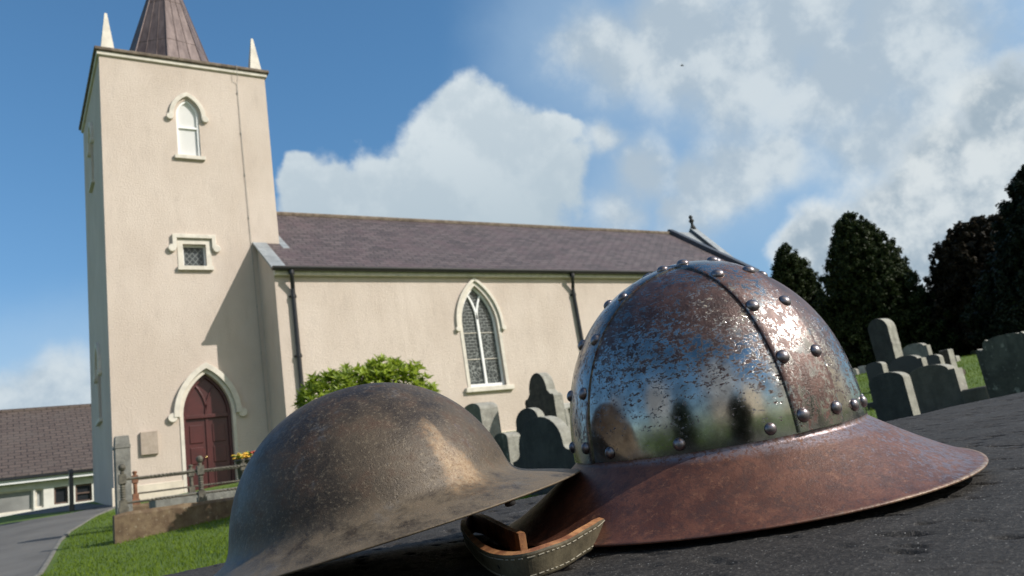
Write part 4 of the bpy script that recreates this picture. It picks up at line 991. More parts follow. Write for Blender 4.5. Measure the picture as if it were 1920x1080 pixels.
def headstone(pl, pr, ptop, d, style, matl, label, thick=0.14, tilt=0.0, plinth=True, ymid=None, name='headstone'):
    mid = (pl + pr) / 2; q = at_range(mid, ymid or (ptop + 40), d); x = float(q[0]); y = float(q[1]); z0 = gz(x, y)
    yl = on_plane(pl, ptop + 30, (1, 0, 0), (x, 0, 0))[1]; yr_ = on_plane(pr, ptop + 30, (1, 0, 0), (x, 0, 0))[1]
    w = abs(yl - yr_); zt = float(at_range(mid, ptop, d)[2]); yc = (yl + yr_) / 2
    h = zt - z0
    root = empty(name, label, 'headstone', (x, yc, z0), HEAD)
    root.rotation_euler = (0, 0, 0)
    mb = MB(); mb.prism(stone_outline(style, w, h + .0), lambda u, v, t: (t, -u, v - (0.0 if v > 0 else .25)), thick, True)
    o = mb.build('tablet', [matl, M['lit_hewn']], root, bevel=0.012); o.rotation_euler = (tilt, 0, 0)
    if plinth:
        mb = MB(); mb.box(-.10, thick + .10, -w / 2 - .09, w / 2 + .09, -.3, .13); mb.build('base', matl, root, bevel=0.015)
    return root
# beside and behind the helmets, below the nave window
headstone(867, 903, 757, 13.5, 'segment', M['grey'], 'grey headstone just right of the green bush with a rough lit edge', 0.34)
headstone(978, 1034, 700, 13.2, 'ogee', M['brown'], 'tall dark brown headstone with round shouldered top and white lichen spots', 0.17, 0.03)
headstone(959, 1020, 765, 11.8, 'shoulder', M['dark'], 'dark headstone squeezed between the tall brown stone and the large slate one', 0.12)
headstone(953, 1070, 781, 10.2, 'shoulder', M['dark'], 'large dark slate headstone with curved shoulders between the two helmets', 0.16)
headstone(1049, 1064, 767, 15.5, 'flat', M['jet'], 'small black headstone peeping out left of the riveted helmet', 0.08, 0, False)
headstone(926, 952, 812, 11.6, 'segment', M['lichen'], 'stubby white lichened stone between the brown helmet and the slate headstone', 0.22, 0.05, False)
def box_tomb():
    q = at_range(1075, 790, 17.5); x, y = float(q[0]), float(q[1]); z0 = gz(x, y); zt = float(at_range(1070, 759, 17.5)[2])
    root = empty('box_tomb', 'pale grey box tomb by the nave wall behind the headstones', 'tomb', (x, y, z0))
    mb = MB(); mb.box(x - .55, x + 1.3, y - .35, y + .35, z0 - .2, zt - .12); pbuild(mb, 'body', M['grey'], root, bevel=0.02)
    mb = MB(); mb.box(x - .65, x + 1.4, y - .45, y + .45, zt - .12, zt); pbuild(mb, 'lid', M['pale'], root, bevel=0.02)
box_tomb()
# right hand side of the churchyard
headstone(1630, 1699, 698, 11.0, 'segment', M['dark'], 'smooth dark slate headstone nearest the rim of the riveted helmet', 0.15, 0, False, 760)
headstone(1692, 1796, 684, 13.0, 'steps', M['beige'], 'wide beige headstone with a low arched top and stepped corners', 0.20, 0, False, 730)
headstone(1828, 1950, 626, 10.5, 'scallop', M['lichen'], 'big lichened headstone with scalloped top at the edge of the photo', 0.15, 0, True, 690)
headstone(1629, 1668, 597, 19.0, 'obelisk', M['dark'], 'tall round topped grave pillar rising in front of the dark trees', 0.30, 0, True, 660)
headstone(1627, 1660, 678, 15.0, 'segment', M['jet'], 'black rounded headstone under the tall grave pillar', 0.14, 0, True, 700)
headstone(1667, 1734, 666, 16.0, 'steps', M['jet'], 'broad black headstone directly behind the beige one', 0.15, 0, True, 695)
headstone(1692, 1744, 643, 21.0, 'steps', M['grey'], 'far grey headstone with arched top above the black stones', 0.16, 0, True, 665)
headstone(1733, 1768, 664, 18.0, 'segment', M['jet'], 'little black headstone with a bright top edge right of the broad black one', 0.14, 0, True, 685)
headstone(1766, 1784, 655, 20.0, 'flat', M['brown'], 'brownish upright stone seen left of the pale far graves', 0.22, 0.02, True, 680)
headstone(1592, 1612, 690, 34.0, 'segment', M['pale'], 'far pale headstone beside the right edge of the riveted helmet', 0.15, 0, False, 705)
headstone(1615, 1627, 685, 32.0, 'flat', M['pale'], 'slim far pale headstone next to the black ones', 0.2, 0, False, 705)
for a_, b_, c_, d_, st_, lab in ((1790, 1797, 690, 36, 'flat', 'tiny far pale headstone left of the white low kerb'), (1826, 1838, 655, 40, 'round', 'tiny far white headstone touching the scalloped stone'),
        (1598, 1606, 703, 40, 'flat', 'lowest of the tiny far pale headstones by the helmet'), (1640, 1650, 690, 38, 'round', 'tiny far pale headstone half hidden by the black rounded one')):
    headstone(a_, b_, c_, d_, st_, M['pale'], lab, 0.2, 0, False, c_ + 18)
headstone(1788, 1800, 666, 27.0, 'segment', M['grey'], 'small grey headstone in the gap left of the scalloped stone', 0.2, 0, False, 690)
headstone(1804, 1820, 667, 31.0, 'round', M['pale'], 'far white headstone in the gap left of the scalloped stone', 0.2, 0, False, 690)
def kerb_block(pl, pr, ptop, d, matl, label, ym):
    q = at_range((pl + pr) / 2, ym, d); x, y = float(q[0]), float(q[1]); z0 = gz(x, y)
    yl = on_plane(pl, ym, (1, 0, 0), (x, 0, 0))[1]; yr_ = on_plane(pr, ym, (1, 0, 0), (x, 0, 0))[1]
    zt = float(at_range((pl + pr) / 2, ptop, d)[2]); mb = MB(); mb.box(x, x + .35, min(yl, yr_), max(yl, yr_), z0 - .2, zt)
    return tag(mb.build('grave_kerb', matl, bevel=0.03), label, 'grave kerb')
kerb_block(1800, 1852, 727, 12.6, M['beige'], 'low beige kerb block between the arched and the scalloped headstone', 735)
kerb_block(1603, 1630, 738, 20.0, M['pale'], 'pale flat grave kerb on the grass beside the slate headstone', 750)
kerb_block(1808, 1838, 692, 25.0, M['pale'], 'white low grave kerb in the gap left of the scalloped stone', 698)

# ------------------------------------------------------------------ planting
def leaf_cloud(name, C, Nrm, size, asp, matl, parent, droop=0.0):
    """one elongated four-sided leaf per centre, facing roughly along its normal"""
    n = len(C); r = RNG.normal(size=(n, 3)); Nn = Nrm + 0.55 * r; Nn /= np.linalg.norm(Nn, axis=1)[:, None]
    t_ = np.cross(Nn, RNG.normal(size=(n, 3))); t_ /= np.linalg.norm(t_, axis=1)[:, None]; b_ = np.cross(Nn, t_)
    s = (size * RNG.uniform(.65, 1.35, n))[:, None]
    V = np.empty((n, 4, 3)); V[:, 0] = C - t_ * s * .5; V[:, 1] = C + b_ * s * asp * .5; V[:, 2] = C + t_ * s * .5 - np.array([0, 0, droop]) * s; V[:, 3] = C - b_ * s * asp * .5
    o = raw_mesh(name, V.reshape(-1, 3), np.arange(n * 4), 4, matl, parent); return o
def crown_points(n, H, prof, seed, clumps=130, cl_r=0.16, z0=0.04):
    """leaves in many tufts set over an uneven crown envelope; prof(t) = radius at height fraction t"""
    g = np.random.default_rng(seed)
    t_ = np.linspace(z0, 1, 200); rad = np.array([prof(q) for q in t_]); cdf = np.cumsum(rad + .15 * rad.max()); cdf /= cdf[-1]
    cz = np.interp(g.random(clumps), cdf, t_); ca = g.uniform(0, 2 * np.pi, clumps)
    lump = 1 + .09 * np.sin(3 * ca + 9 * cz + seed) + .06 * np.sin(5 * ca - 14 * cz) + g.normal(0, .045, clumps)
    cr_ = np.array([prof(q) for q in cz]) * np.where(g.random(clumps) < .72, g.uniform(.84, 1.0, clumps), np.sqrt(g.random(clumps)) * .84) * lump
    cs = g.uniform(.6, 1.4, clumps) * cl_r * H * np.clip(1.1 - .45 * cz, .5, 1)
    k = g.integers(0, clumps, n); d = g.normal(size=(n, 3)); d /= np.linalg.norm(d, axis=1)[:, None]
    rr = cs[k] * g.uniform(0.1, 1.0, n) ** 0.6
    c = np.stack([cr_ * np.cos(ca), cr_ * np.sin(ca), cz * H], 1)[k]
    return c + d * rr[:, None] * np.array([1, 1, 1.15]), d
def tree(px_base, py_mid, ptop, d, prof, label, cat, leafm, seed, n=26000, leaf=0.22, name='conifer', group='trees along the churchyard', clumps=170, cl=0.085, trunk=0.22, z0=0.05, pos=None, H=None):
    if pos is None:
        q = at_range(px_base, py_mid, d); x, y = float(q[0]), float(q[1]); z = gz(x, y)
        v = ray(px_base, py_mid); hd = v[:2] / np.hypot(*v[:2])
        # true height from the picture: march up the vertical until it projects to the wanted row
        H = 1.0
        while H < 40:
            p = W.T @ (np.array([x, y, z + H]) - CAM); yy = 540 + F * p[1] / p[2]
            if yy <= ptop: break
            H += 0.05
    else: x, y = pos; z = gz(x, y)
    root = empty(name, label, cat, (x, y, z), group)
    mb = MB(); g = random.Random(seed)
    mb.tube([(0, 0, -.2), (0.05, 0.03, H * .3), (-.04, .05, H * .6), (0, 0, H * .92)], [trunk, trunk * .75, trunk * .45, .03], 8)
    for k in range(14):
        t = 0.14 + .72 * k / 14; a = k * 2.4; r = prof(t) * .75; mb.tube([(0, 0, H * t), (r * .5 * math.cos(a), r * .5 * math.sin(a), H * (t + .02)), (r * math.cos(a), r * math.sin(a), H * (t + .06))], [trunk * .3, trunk * .2, .015], 5)
    mb.build('trunk', M['bark'], root)
    P, D = crown_points(n, H, prof, seed, clumps, cl, z0)
    # the shaded leaves deep inside the crown are part of the same mesh
    g2 = np.random.default_rng(seed + 100); ni = n // 8; tz = g2.uniform(z0, .93, ni); ra = np.array([prof(q) for q in tz]) * np.sqrt(g2.random(ni)) * .82; an = g2.uniform(0, 6.283, ni)
    PI = np.stack([ra * np.cos(an), ra * np.sin(an), tz * H], 1)
    leaf_cloud('crown', np.concatenate([P, PI]), np.concatenate([D, g2.normal(size=(ni, 3))]) + np.array([0, 0, .5]), np.concatenate([np.full(n, leaf), np.full(ni, leaf * 3.0)]), .5, leafm, root, .15)
    return root
cone = lambda w, p=0.8, k=0.12: (lambda t: w * max(0.0, min(1, (1 - t) / (1 - k)) ** p * (0.82 + .18 * math.sin(min(1, t / k) * 1.57))))
tree(1527, 690, 462, 44, cone(2.35, .56), 'dark conical evergreen right behind the top of the riveted helmet', 'tree', M['conifer'], 21, 60000, .13, clumps=1100, cl=.030)
tree(1668, 690, 404, 40, cone(3.1, .58), 'tall broad conical evergreen in the middle of the tree row', 'tree', M['conifer'], 22, 95000, .13, clumps=1700, cl=.027)
dome_p = lambda w: (lambda t: w * (math.sin(math.pi * min(1, .12 + .86 * t)) ** .55) if t < .985 else .1)
tree(1915, 690, 412, 40, dome_p(2.7), 'rounded bronze leaved tree between the two tallest evergreens', 'tree', M['copperleaf'], 23, 80000, .14, 'broadleaf_tree', z0=.16, clumps=1100, cl=.034)
tree(2085, 700, 296, 34, cone(3.5, .60), 'very dark tall spiky evergreen at the edge of the photo', 'tree', M['yew'], 24, 110000, .14, clumps=1300, cl=.034)
tree(1775, 690, 560, 44, dome_p(2.3), 'low dark yew filling the gap between the conical and bronze trees', 'tree', M['yew'], 25, 50000, .15, 'yew_tree', z0=.10, clumps=700, cl=.05)
tree(1640, 690, 628, 50, dome_p(2.4), 'low dark yew behind the tall round topped grave pillar', 'tree', M['yew'], 26, 40000, .16, 'yew_tree', z0=.08, clumps=600, cl=.05)
tree(1960, 690, 545, 44, dome_p(3.0), 'low dark yew behind the big scalloped headstone', 'tree', M['yew'], 27, 45000, .16, 'yew_tree', z0=.24, clumps=600, cl=.05)
# trees behind the photographer, seen only as reflections in the steel
for k, (x, y, H, w, sd) in enumerate([(-9, -19, 6.5, 3.6, 31), (-17, -7, 7.0, 3.2, 33), (15, -24, 8, 3.6, 34)]):
    tree(0, 0, 0, 0, dome_p(w), ['round green tree far behind the table tomb', 'green tree beyond the path left of the tomb', 'tall green tree behind the tomb towards the sun'][k], 'tree', M['conifer'], sd, 5000, .5, 'broadleaf_tree', pos=(x, y), H=H, clumps=60, cl=.13)

def bush():
    d = 13.7; q = at_range(672, 760, d); x, y = float(q[0]), float(q[1]); z = gz(x, y)
    def at(px, py): return on_plane(px, py, (0, 1, 0), (0, y, 0))
    root = empty('bush', 'bright green glossy leaved rhododendron bush behind the brown helmet', 'bush', (x, y, z))
    g = np.random.default_rng(8); tips = []
    # outline of the top of the bush across its width
    prof_px = [(556, 762), (562, 735), (590, 705), (625, 692), (665, 688), (690, 676), (712, 670), (745, 678), (785, 680), (798, 700), (800, 740)]
    xs = [at(a, b)[0] for a, b in prof_px]; zs = [at(a, b)[2] for a, b in prof_px]
    order = np.argsort(xs); xs = np.array(xs)[order]; zs = np.array(zs)[order]
    for k in range(1050):
        xx = g.uniform(xs[0] + .10, xs[-1] - .16); top = np.interp(xx, xs, zs) - .08 + g.normal(0, .045); dep = g.uniform(-.65, .65)
        edge_ = 1 - min(1, abs(dep) / .74) ** 2.2
        zt = z + .15 + (top - z - .15) * (edge_ ** .35)
        f = g.random() ** 2.0; zz = zt - f * (zt - z) * .8
        tips.append((xx, y + dep, zz, dep))
    V = []; Fc = []
    for (a, b, c, dep) in tips:
        out = Vector((g.normal(0, .35) + (a - x) * .5, dep * 1.2 - .2, 1.0)).normalized(); u = out.orthogonal().normalized(); v = out.cross(u)
        n = int(g.integers(7, 11)); ph = g.uniform(0, 6.28)
        for k in range(n):
            an = ph + 6.283 * k / n + g.normal(0, .15); el = g.uniform(.15, 1.0); L = g.uniform(.10, .18); wd = L * .17
            dr = (u * math.cos(an) + v * math.sin(an)) * math.cos(el) + out * math.sin(el); sd = dr.cross(out).normalized(); nn = sd.cross(dr).normalized()
            base = Vector((a, b, c)); i = len(V)
            p1 = base + dr * L * .45 + nn * .008; p2 = base + dr * L - nn * .012
            V += [base, p1 + sd * wd, p2, p1 - sd * wd, p1 - nn * .012]
            Fc += [(i, i + 1, i + 4), (i + 1, i + 2, i + 4), (i + 2, i + 3, i + 4), (i + 3, i, i + 4)]
    mb = MB(); mb.v = [tuple(p) for p in V]; mb.f = Fc; mb.mi = [0] * len(Fc)
    pbuild(mb, 'foliage', M['bush'], root, fix=False)
    mb = MB()
    for k in range(16):
        a, b, c, _ = tips[k * 7]; mb.tube([(x + g.normal(0, .1), y + g.normal(0, .08), z - .1), ((x + a) / 2, (y + b) / 2, z + (c - z) * .55), (a, b, c)], [.025, .016, .006], 5)
    pbuild(mb, 'stem', M['bark'], root)
bush()
def bird():
    q = at_range(1279, 123, 55.0); root = empty('bird', 'tiny dark bird gliding high in front of the clouds', 'bird', tuple(q))
    mb = MB(); r = Vector(right); f = Vector(fwd)
    pts = [-r * .14, -r * .07, r * .02, r * .10, r * .14]
    mb.tube([Vector((0, 0, 0)) + p for p in pts], [.008, .03, .04, .025, .006], 8)
    for sg in (-1, 1): mb.add([r * .05, f * .16 * sg + r * .02 + Vector((0, 0, .05)), f * .30 * sg - r * .10 + Vector((0, 0, .03)), -r * .04], [(0, 1, 2, 3)])
    mb.build('body', M['bird'], root)
bird()

# ------------------------------------------------------------------ table tomb that carries the helmets
hgt = 0.0826
lv = np.array([.165, 1.0, -(735 + .165 * 1400)])
n_c = -np.array([lv[0] * F, lv[1] * F, lv[0] * 960 + lv[1] * 540 + lv[2]]); n_c /= np.linalg.norm(n_c)
NS = W @ n_c
def on_slab(px, py, lift=0.0):
    d = ray(px, py); return CAM + d * (-(hgt - lift) / (NS @ d))
ea, eb = on_slab(415, 1052), on_slab(1920, 733)
ex = (eb - ea); ex /= np.linalg.norm(ex); ez = NS / np.linalg.norm(NS); ey = np.cross(ez, ex)
def frame_matrix(x, y, z, o):
    m = Matrix.Identity(4)
    for i in range(3): m[i][0], m[i][1], m[i][2], m[i][3] = x[i], y[i], z[i], o[i]
    return m
def tomb():
    root = empty('table_tomb', 'black weathered table tomb with the two helmets resting on its slab', 'tomb')
    root.matrix_world = frame_matrix(ex, ey, ez, ea)
    L0, L1, D = -0.62, 2.75, 1.02
    nx, ny = 1360, 260; X = np.linspace(L0, L1, nx); Yy = -np.linspace(0, 1, ny) * D
    g = np.random.default_rng(2)
    wob = np.interp(X, np.linspace(L0, L1, 60), g.normal(0, .0022, 60))
    A, B = np.meshgrid(X, Yy); Bz = B + wob[None, :] * np.clip(1 + B / .05, 0, 1)
    edge_r = np.minimum(-B, .02) / .02; Zz = -.006 * (1 - edge_r) ** 2
    # tooled pits, longer along the slab, and shallow wear
    for k in range(2600):
        px_, py_ = g.uniform(L0, L1), -g.uniform(0.02, D); rx, ry, dp = g.uniform(.0018, .0055), g.uniform(.004, .0095), g.uniform(.0015, .0050)
        i0, i1 = np.searchsorted(X, [px_ - 2.6 * rx, px_ + 2.6 * rx]); j0, j1 = np.searchsorted(-Yy, [-py_ - 2.6 * ry, -py_ + 2.6 * ry])
        if i1 > i0 and j1 > j0:
            u, v = (A[j0:j1, i0:i1] - px_) / rx, (B[j0:j1, i0:i1] - py_ + .25 * (A[j0:j1, i0:i1] - px_)) / ry
            Zz[j0:j1, i0:i1] -= dp * np.exp(-(u * u + v * v) ** 1.6)
    for k in range(14):
        fx, fy, ph = g.uniform(4, 30), g.uniform(6, 60), g.uniform(0, 6.28); Zz += .00022 * np.sin(fx * A + fy * B + ph)
    Zz += g.normal(0, .00022, Zz.shape)
    Zz = np.minimum(Zz, 0.0006)
    T_ = np.stack([A, Bz, Zz], -1).reshape(-1, 3)
    th = .11; Bt = T_.copy(); Bt[:, 2] = -th
    i = np.arange(nx * ny).reshape(ny, nx); q = lambda a, b, c, d: np.stack([a, b, c, d], -1).reshape(-1, 4)
    Fs = [q(i[:-1, :-1], i[1:, :-1], i[1:, 1:], i[:-1, 1:])]; k = nx * ny
    Fs.append(q(i[:-1, :-1] + k, i[:-1, 1:] + k, i[1:, 1:] + k, i[1:, :-1] + k))
    for e in (i[0, :], i[-1, ::-1], i[:, -1], i[::-1, 0]): Fs.append(q(e[:-1], e[1:], e[1:] + k, e[:-1] + k))
    o = raw_mesh('slab', np.concatenate([T_, Bt]), np.concatenate(Fs).reshape(-1), 4, M['slab'], root)
    bm = bmesh.new(); bm.from_mesh(o.data); bmesh.ops.recalc_face_normals(bm, faces=bm.faces); bm.to_mesh(o.data); bm.free()
    mb = MB(); mb.box(L0 + .14, L1 - .14, -D + .12, -.12, -1.7, -th); mb.build('body', M['grey'], root, bevel=.02)
    mb = MB(); mb.box(L0 + .05, L1 - .05, -D + .04, -.04, -1.7, -1.15); mb.build('base', M['grey'], root, bevel=.02)
tomb()

# ------------------------------------------------------------------ helmets
def dome(Rr, H, a, b, z0, n):
    return [(Rr * math.cos(t) ** a if t < math.pi / 2 - 1e-6 else 0.0, z0 + H * math.sin(t) ** b) for t in np.linspace(0, math.pi / 2, n)]
def ring_mesh(mb, rings, closed_top=False, flip=False):
    """rings: arrays of points, each with the same count, joined in order"""
    n = len(rings[0]); k = len(mb.v); vs = [tuple(p) for r in rings for p in r]
    fs = []
    for i in range(len(rings) - 1):
        for j in range(n): fs.append((i * n + j, i * n + (j + 1) % n, (i + 1) * n + (j + 1) % n, (i + 1) * n + j))
    mb.add(vs, fs)
def cam_frame(a):
    x = np.array([1, 0, 0.0]); x = x - (x @ a) * a; x /= np.linalg.norm(x); return x, np.cross(a, x), a
MM = 0.001
def kettle():
    c0, r0, ax_, az_ = 1378.5173, 918.4086, -0.183, 0.147
    RB, ZS, EX, RS, HS, a_, b_, OFF, Z0, ORIM, KY, OY, KYS = 181.056, 41.1174, 1.24, 111.3505, 144.3313, 1.0147, 0.8223, -5.8776, 35.4066, -2.1376, 0.9257, 3.9781, 0.993
    d = np.array([c0 - 960, r0 - 540, F]); d /= np.linalg.norm(d); A = np.array([ax_, -1, az_]); A /= np.linalg.norm(A)
    x, y, z = cam_frame(A); C = CAM + W @ (d * .67)
    root = empty('kettle_hat', 'riveted steel kettle hat with wide rust brown brim on the black slab', 'helmet')
    root.matrix_world = frame_matrix(W @ x, W @ y, W @ z, C)
    NA = 192; th = np.linspace(0, 2 * np.pi, NA, endpoint=False)
    def surf(el, az, off=0.0):
        """point of the skull: el elevation parameter, az azimuth; off mm outwards"""
        el = np.asarray(el, float); az = np.asarray(az, float)
        ce = np.clip(np.cos(el), 0, 1); se = np.clip(np.sin(el), 0, 1)
        r = RS * ce ** a_; zz = Z0 + HS * se ** b_
        nr = ce ** 1.0; nz = se
        r = r + off * nr; zz = zz + off * nz
        return np.stack([r * np.cos(az) + OFF, r * np.sin(az) * KYS, zz], -1) * MM
    els = np.concatenate([np.linspace(0, 1, 60) ** 1.25 * (math.pi / 2 * .995)])
    mb = MB(); rings = [np.stack([RS * np.cos(th) + OFF, RS * np.sin(th) * KYS, np.full(NA, Z0 - 8)], 1) * MM] + [surf(np.full(NA, e), th) for e in els]
    ring_mesh(mb, rings); n0 = len(mb.v) - NA
    mb.add([tuple(rings[-1].mean(0))], []); mb.f += [(n0 + j, n0 + (j + 1) % NA, len(mb.v) - 1) for j in range(NA)]; mb.mi += [0] * NA
    skull = mb.build('skull', M['skull'], root, smooth=True)
    # brim, with a slightly uneven hammered edge and a real thickness
    g = np.random.default_rng(4); wav = sum(g.normal(0, .5 / k) * np.cos(k * th + g.uniform(0, 6.28)) for k in range(2, 9))
    rings = []
    S_ = np.linspace(0, 1, 30)
    def bring(s, dz):
        rx = RS * (1 - s) + (RB + wav * .8) * s; ry = RS * KYS * (1 - s) + (RB + wav * .8) * KY * s
        return np.stack([rx * np.cos(th) + OFF * (1 - s) + ORIM * s, ry * np.sin(th) + OY * s, np.full(NA, ZS * (1 - s) ** EX) + wav * s * .8 + dz], 1) * MM
    inner = np.stack([(RS + .3) * np.cos(th) + OFF, (RS + .3) * np.sin(th) * KYS, np.full(NA, ZS + 2.2)], 1) * MM
    rings = [inner] + [bring(s, 0.0) for s in S_]
    e = bring(1.0, -.3); c_ = e.mean(0)
    lip = bring(1.003, -.5); bot = [bring(1.001, -1.1), bring(.99, -1.6)] + [bring(s, -1.9) for s in S_[S_ < .95][::-1]]
    mb = MB(); ring_mesh(mb, rings + [lip] + bot)
    mb.build('brim', M['brim'], root, smooth=True, bevel=0)
    # crossing bands over the skull
    def band_mesh(azc, half, el0, el1, offs):
        nl, nw = 96, 12; mb = MB()
        dvec = np.array([math.cos(azc), math.sin(azc), 0]); lat = np.array([-math.sin(azc), math.cos(azc), 0])
        ee = np.linspace(el0, math.pi - el1, nl)
        def pt(e_, l_, off):
            q = (math.cos(e_) * dvec + np.array([0, 0, math.sin(e_)])) * math.cos(l_) + lat * math.sin(l_)
            el = math.asin(max(0, min(1, q[2]))); az = math.atan2(q[1], q[0]); return surf(el, az, off)
        prof = [(-1.0, 0.0), (-1.0, offs * .75), (-.96, offs)] + [(-.96 + 1.92 * k / nw, offs) for k in range(1, nw)] + [(.96, offs), (1.0, offs * .75), (1.0, 0.0)]
        m_ = len(prof); V = []; Fc = []
        for i, e_ in enumerate(ee):
            for (l_, of) in prof: V.append(tuple(pt(e_, l_ * half, of)))
        for i in range(nl - 1):
            for k in range(m_ - 1): Fc.append((i * m_ + k, i * m_ + k + 1, (i + 1) * m_ + k + 1, (i + 1) * m_ + k))
        Fc += [tuple(range(m_)), tuple((nl - 1) * m_ + k for k in reversed(range(m_)))]
        mb.add(V, Fc); o = mb.build('band', M['band'], root); 
        for p in o.data.polygons: p.use_smooth = True
        md = o.modifiers.new('edge', 'EDGE_SPLIT'); md.split_angle = R_(40)
        return pt
    AZ1, AZ2 = R_(-90 + 25), R_(-90 - 79)
    H1, H2 = .185, .225
    p2 = band_mesh(AZ2, H2, .028, .028, 1.3)
    p1 = band_mesh(AZ1, H1, .032, .028, 2.0)
    # rivets: one mesh, copied
    mb = MB(); mb.lathe([(.0043, -.0008), (.0047, .0), (.0044, .0011), (.0036, .0022), (.0022, .0030), (.0008, .0033)], (0, 0, 0), 16)
    proto = mb.build('rivet', M['rivet'], root, smooth=True); first = [True]
    def rivet(p, q, sc=1.0):
        nrm = Vector(q - p).normalized(); o = proto if first[0] else proto.copy()
        if not first[0]: col.objects.link(o); o.parent = root
        first[0] = False
        o.matrix_local = Matrix.Translation(Vector(p)) @ nrm.to_track_quat('Z', 'Y').to_matrix().to_4x4() @ Matrix.Scale(sc, 4)
    for pt, hh, off in ((p1, H1, 2.0), (p2, H2, 1.3)):
        for e_ in (.085, .34, .66, 1.0, 1.36, math.pi - 1.36, math.pi - 1.0, math.pi - .66, math.pi - .34, math.pi - .085):
            for l_ in (-.72, .72): rivet(pt(e_, l_ * hh, off - .1), pt(e_, l_ * hh, off + 3), RNG.uniform(.92, 1.08))
    for az in (-90 - 55, -90 - 26, -90 + 5, -90 + 47, -90 + 60, -90 + 78, 20, 45, 75, 95, 130, 160):
        e_ = .06 if az < -60 else .075; a = R_(az); rivet(surf(e_, a, -.1), surf(e_, a, 3), RNG.uniform(.9, 1.05))
    return root
kettle()
def brodie():
    d = np.array([736 - 960, 993 - 540, F]); d /= np.linalg.norm(d); e = R_(2.0)
    A = np.array([-.262, -.965, 0]); A = A - (A @ d) * d; A /= np.linalg.norm(A); A = A * math.cos(e) - d * math.sin(e)
    x, y, z = cam_frame(A); C = CAM + W @ (d * .62)
    root = empty('steel_helmet', 'old brown shallow brimmed steel helmet leaning on the rim of the riveted one', 'helmet')
    root.matrix_world = frame_matrix(W @ x, W @ y, W @ z, C)
    D = [q for q in dome(103.8, 103.5, .93, 1.0, 4.7, 80) if q[1] > 25]
    base = [(142.6, 0, 0), (132, 4.4, -1), (122, 8.2, -3), (114, 11, -5), (108, 13.5, -7), (104.5, 17.5, -8), (102.9, 21.5, -8.2)]
    P = base + [(r, zz, -8.2) for r, zz in D]
    # smooth the profile a little along its length
    P = np.array(P); t0 = np.r_[0, np.cumsum(np.hypot(*np.diff(P[:, :2], axis=0).T))]; tt = np.linspace(0, t0[-1], 150); P = np.stack([np.interp(tt, t0, P[:, k]) for k in range(3)], 1)
    for _ in range(14): P[1:-1] = .25 * P[:-2] + .5 * P[1:-1] + .25 * P[2:]
    NA = 200; th = np.linspace(0, 2 * np.pi, NA, endpoint=False); g = np.random.default_rng(6)
    wav = sum(g.normal(0, .35 / k) * np.cos(k * th + g.uniform(0, 6.28)) for k in range(2, 12))
    def ring(r, zz, o, din=0.0):
        rim = min(1, max(0, (r - 105) / 37)); return np.stack([(r - din + wav * rim) * np.cos(th) + o, (r - din + wav * rim) * np.sin(th), np.full(NA, zz) + wav * rim * .9], 1) * MM
    top = [ring(*p) for p in P[:-1]]
    mb = MB(); rings = [ring(p[0], p[1] - 1.4, p[2], 1.2 if p[1] > 14 else .2) for p in P[-2::-1]] + [ring(P[0][0] + .5, P[0][1] - 1.0, 0), ring(P[0][0] + .7, P[0][1] - .2, 0)] + top
    ring_mesh(mb, rings); k = len(mb.v)
    apex = np.array([P[-1][2], 0, P[-1][1]]) * MM; mb.add([tuple(apex)], []); n0 = k - NA
    mb.f += [(n0 + j, n0 + (j + 1) % NA, k) for j in range(NA)]; mb.mi += [0] * NA
    mb.add([tuple(apex - np.array([0, 0, .0014]))], []); mb.f += [((j + 1) % NA, j, k + 1) for j in range(NA)]; mb.mi += [0] * NA
    # where the worn tan paint sits: front right of the bowl
    Wm = np.array(root.matrix_world); best = None
    for p in top:
        for q in p[::2]:
            if q[1] > 0: continue
            w_ = Wm[:3, :3] @ q + Wm[:3, 3]; cc = W.T @ (w_ - CAM); u, v = 960 + F * cc[0] / cc[2], 540 + F * cc[1] / cc[2]
            e_ = math.hypot(u - 838, v - 858)
            if best is None or e_ < best[0]: best = (e_, q)
    pc = best[1]; radial = np.array([pc[0] + .0082, pc[1], 0]); radial /= np.linalg.norm(radial); tang = np.array([-radial[1], radial[0], 0]); 
    M['brodie'] = m_brodie(pc, tang, (0, 0, 1))
    mb.build('bowl', M['brodie'], root, smooth=True)
    # chin strap lug riveted under the rim
    mb = MB(); al = R_(-50); r = .1385; c_ = (r * math.cos(al), r * math.sin(al), .0)
    mb.lathe([(.002, -.0045), (.0034, -.0036), (.0034, .000), (.002, .0004)], c_, 14); mb.build('lug', M['hole'], root, smooth=True)
    return root
brodie()

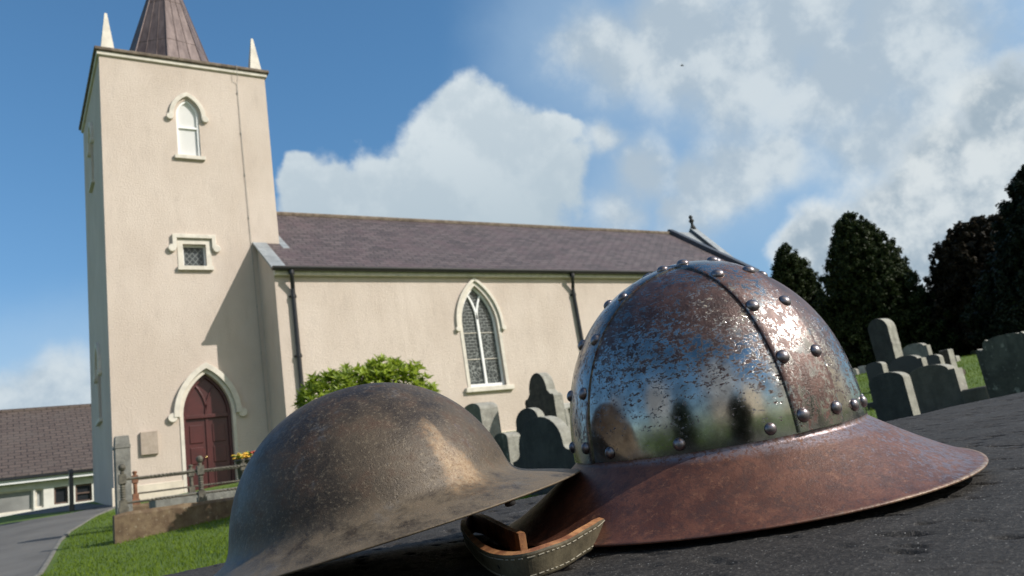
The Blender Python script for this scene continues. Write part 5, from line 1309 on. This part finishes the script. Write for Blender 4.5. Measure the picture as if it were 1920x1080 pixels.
# ------------------------------------------------------------------ leather strap
def strap():
    hw = 0.0160
    # pixel of the lower edge on the slab, lift of the lower edge (m), lean of the top edge away from the viewer
    path = [(985, 1046, .000, .0), (962, 1033, .000, .05), (938, 1019, .001, .1), (912, 1006, .002, .1), (892, 1000, .001, .0), (880, 1006, .0, -.1), (880, 1022, .0, -.15), (893, 1040, .0, -.2), (908, 1056, .0, -.25), (926, 1070, .0, -.3), (950, 1082, .0, -.3), (985, 1086, .0, -.3), (1022, 1078, .001, -.3), (1056, 1064, .001, -.3), (1086, 1048, .002, -.3), (1112, 1034, .003, -.3), (1137, 1018, .006, -.3)]
    P = []
    for (px, py, lf, ln) in path:
        b = on_slab(px, py, 0.0) + NS * lf; P.append((b, ln))
    B = np.array([p[0] for p in P]); LN = np.array([p[1] for p in P]); n = 150
    # Catmull-Rom through the points
    def cr(Q, t):
        i = int(min(len(Q) - 2, math.floor(t))); f = t - i; g = lambda k: Q[min(max(k, 0), len(Q) - 1)]
        a, b, c, d = g(i - 1), g(i), g(i + 1), g(i + 2)
        return .5 * ((2 * b) + (c - a) * f + (2 * a - 5 * b + 4 * c - d) * f * f + (3 * b - a - 3 * c + d) * f ** 3)
    ts = np.linspace(0, len(B) - 1, n); C = np.array([cr(B, t) for t in ts]); L = np.interp(ts, np.arange(len(LN)), LN)
    tg = np.gradient(C, axis=0); tg /= np.linalg.norm(tg, axis=1)[:, None]
    nr = np.cross(tg, NS); nr /= np.linalg.norm(nr, axis=1)[:, None]     # points to the viewer on the near run
    s = np.r_[0, np.cumsum(np.linalg.norm(np.diff(C, axis=0), axis=1))]; Ltot = s[-1]
    root = empty('leather_strap', 'olive leather strap with stitched edges curling out between the helmets', 'strap', tuple(C[90]))
    up = NS[None, :] - nr * L[:, None]; up /= np.linalg.norm(up, axis=1)[:, None]
    nn = np.cross(up, tg); sgn = np.sign((nn * nr).sum(1)); nn *= sgn[:, None]
    th = .0042
    taper = np.clip((Ltot - s) / .026, 0, 1) ** .7
    lo = .5 * hw * (1 - taper) ; hi = hw - .35 * hw * (1 - taper)
    def P3(i, v, w): return C[i] + up[i] * v + nn[i] * w
    mb = MB(); V = []
    for i in range(n): V += [P3(i, lo[i], th / 2), P3(i, lo[i] + .0012, th * .62), P3(i, hi[i] - .0012, th * .62), P3(i, hi[i], th / 2), P3(i, hi[i], -th / 2), P3(i, lo[i], -th / 2)]
    F0 = []; F1 = []
    for i in range(n - 1):
        for k in range(6):
            f = (i * 6 + k, i * 6 + (k + 1) % 6, (i + 1) * 6 + (k + 1) % 6, (i + 1) * 6 + k)
            (F0 if k in (0, 1, 2) else F1).append(f)
    F1 += [tuple(range(6)), tuple((n - 1) * 6 + k for k in reversed(range(6)))]
    mb.v = [tuple(v) for v in V]; mb.f = F0 + F1; mb.mi = [0] * len(F0) + [1] * len(F1)
    o = mb.build('band', [M['leather'], M['suede']]); o.parent = root; o.location = -Vector(root.location)
    # stitches along both edges of the near run, and the buckle holes
    mb = MB(); sd = .0034
    for q in np.arange(Ltot * .38, Ltot - .012, sd):
        i = int(np.searchsorted(s, q)); j = min(n - 1, int(np.searchsorted(s, q + sd * .62)))
        if j <= i: j = i + 1
        if j >= n: break
        for v in (.0026, hw - .0026): mb.tube([P3(i, v, th * .66), P3(j, v, th * .66)], .00032, 5)
    o = mb.build('stitching', M['thread']); o.parent = root; o.location = -Vector(root.location)
    for q in np.linspace(Ltot * .42, Ltot * .78, 6):
        mb = MB(); i = int(np.searchsorted(s, q)); c = P3(i, hw * .5, th * .63); r = .0017; k = 12
        mb.add([c + (tg[i] * math.cos(6.283 * a / k) + up[i] * math.sin(6.283 * a / k) * .8) * r for a in range(k)] + [c - nn[i] * .0004 + (tg[i] * math.cos(6.283 * a / k) + up[i] * math.sin(6.283 * a / k) * .8) * r for a in range(k)], [tuple(range(k))] + [(a, (a + 1) % k, k + (a + 1) % k, k + a) for a in range(k)])
        o = mb.build('punch_hole', M['hole']); o.parent = root; o.location = -Vector(root.location)
strap()
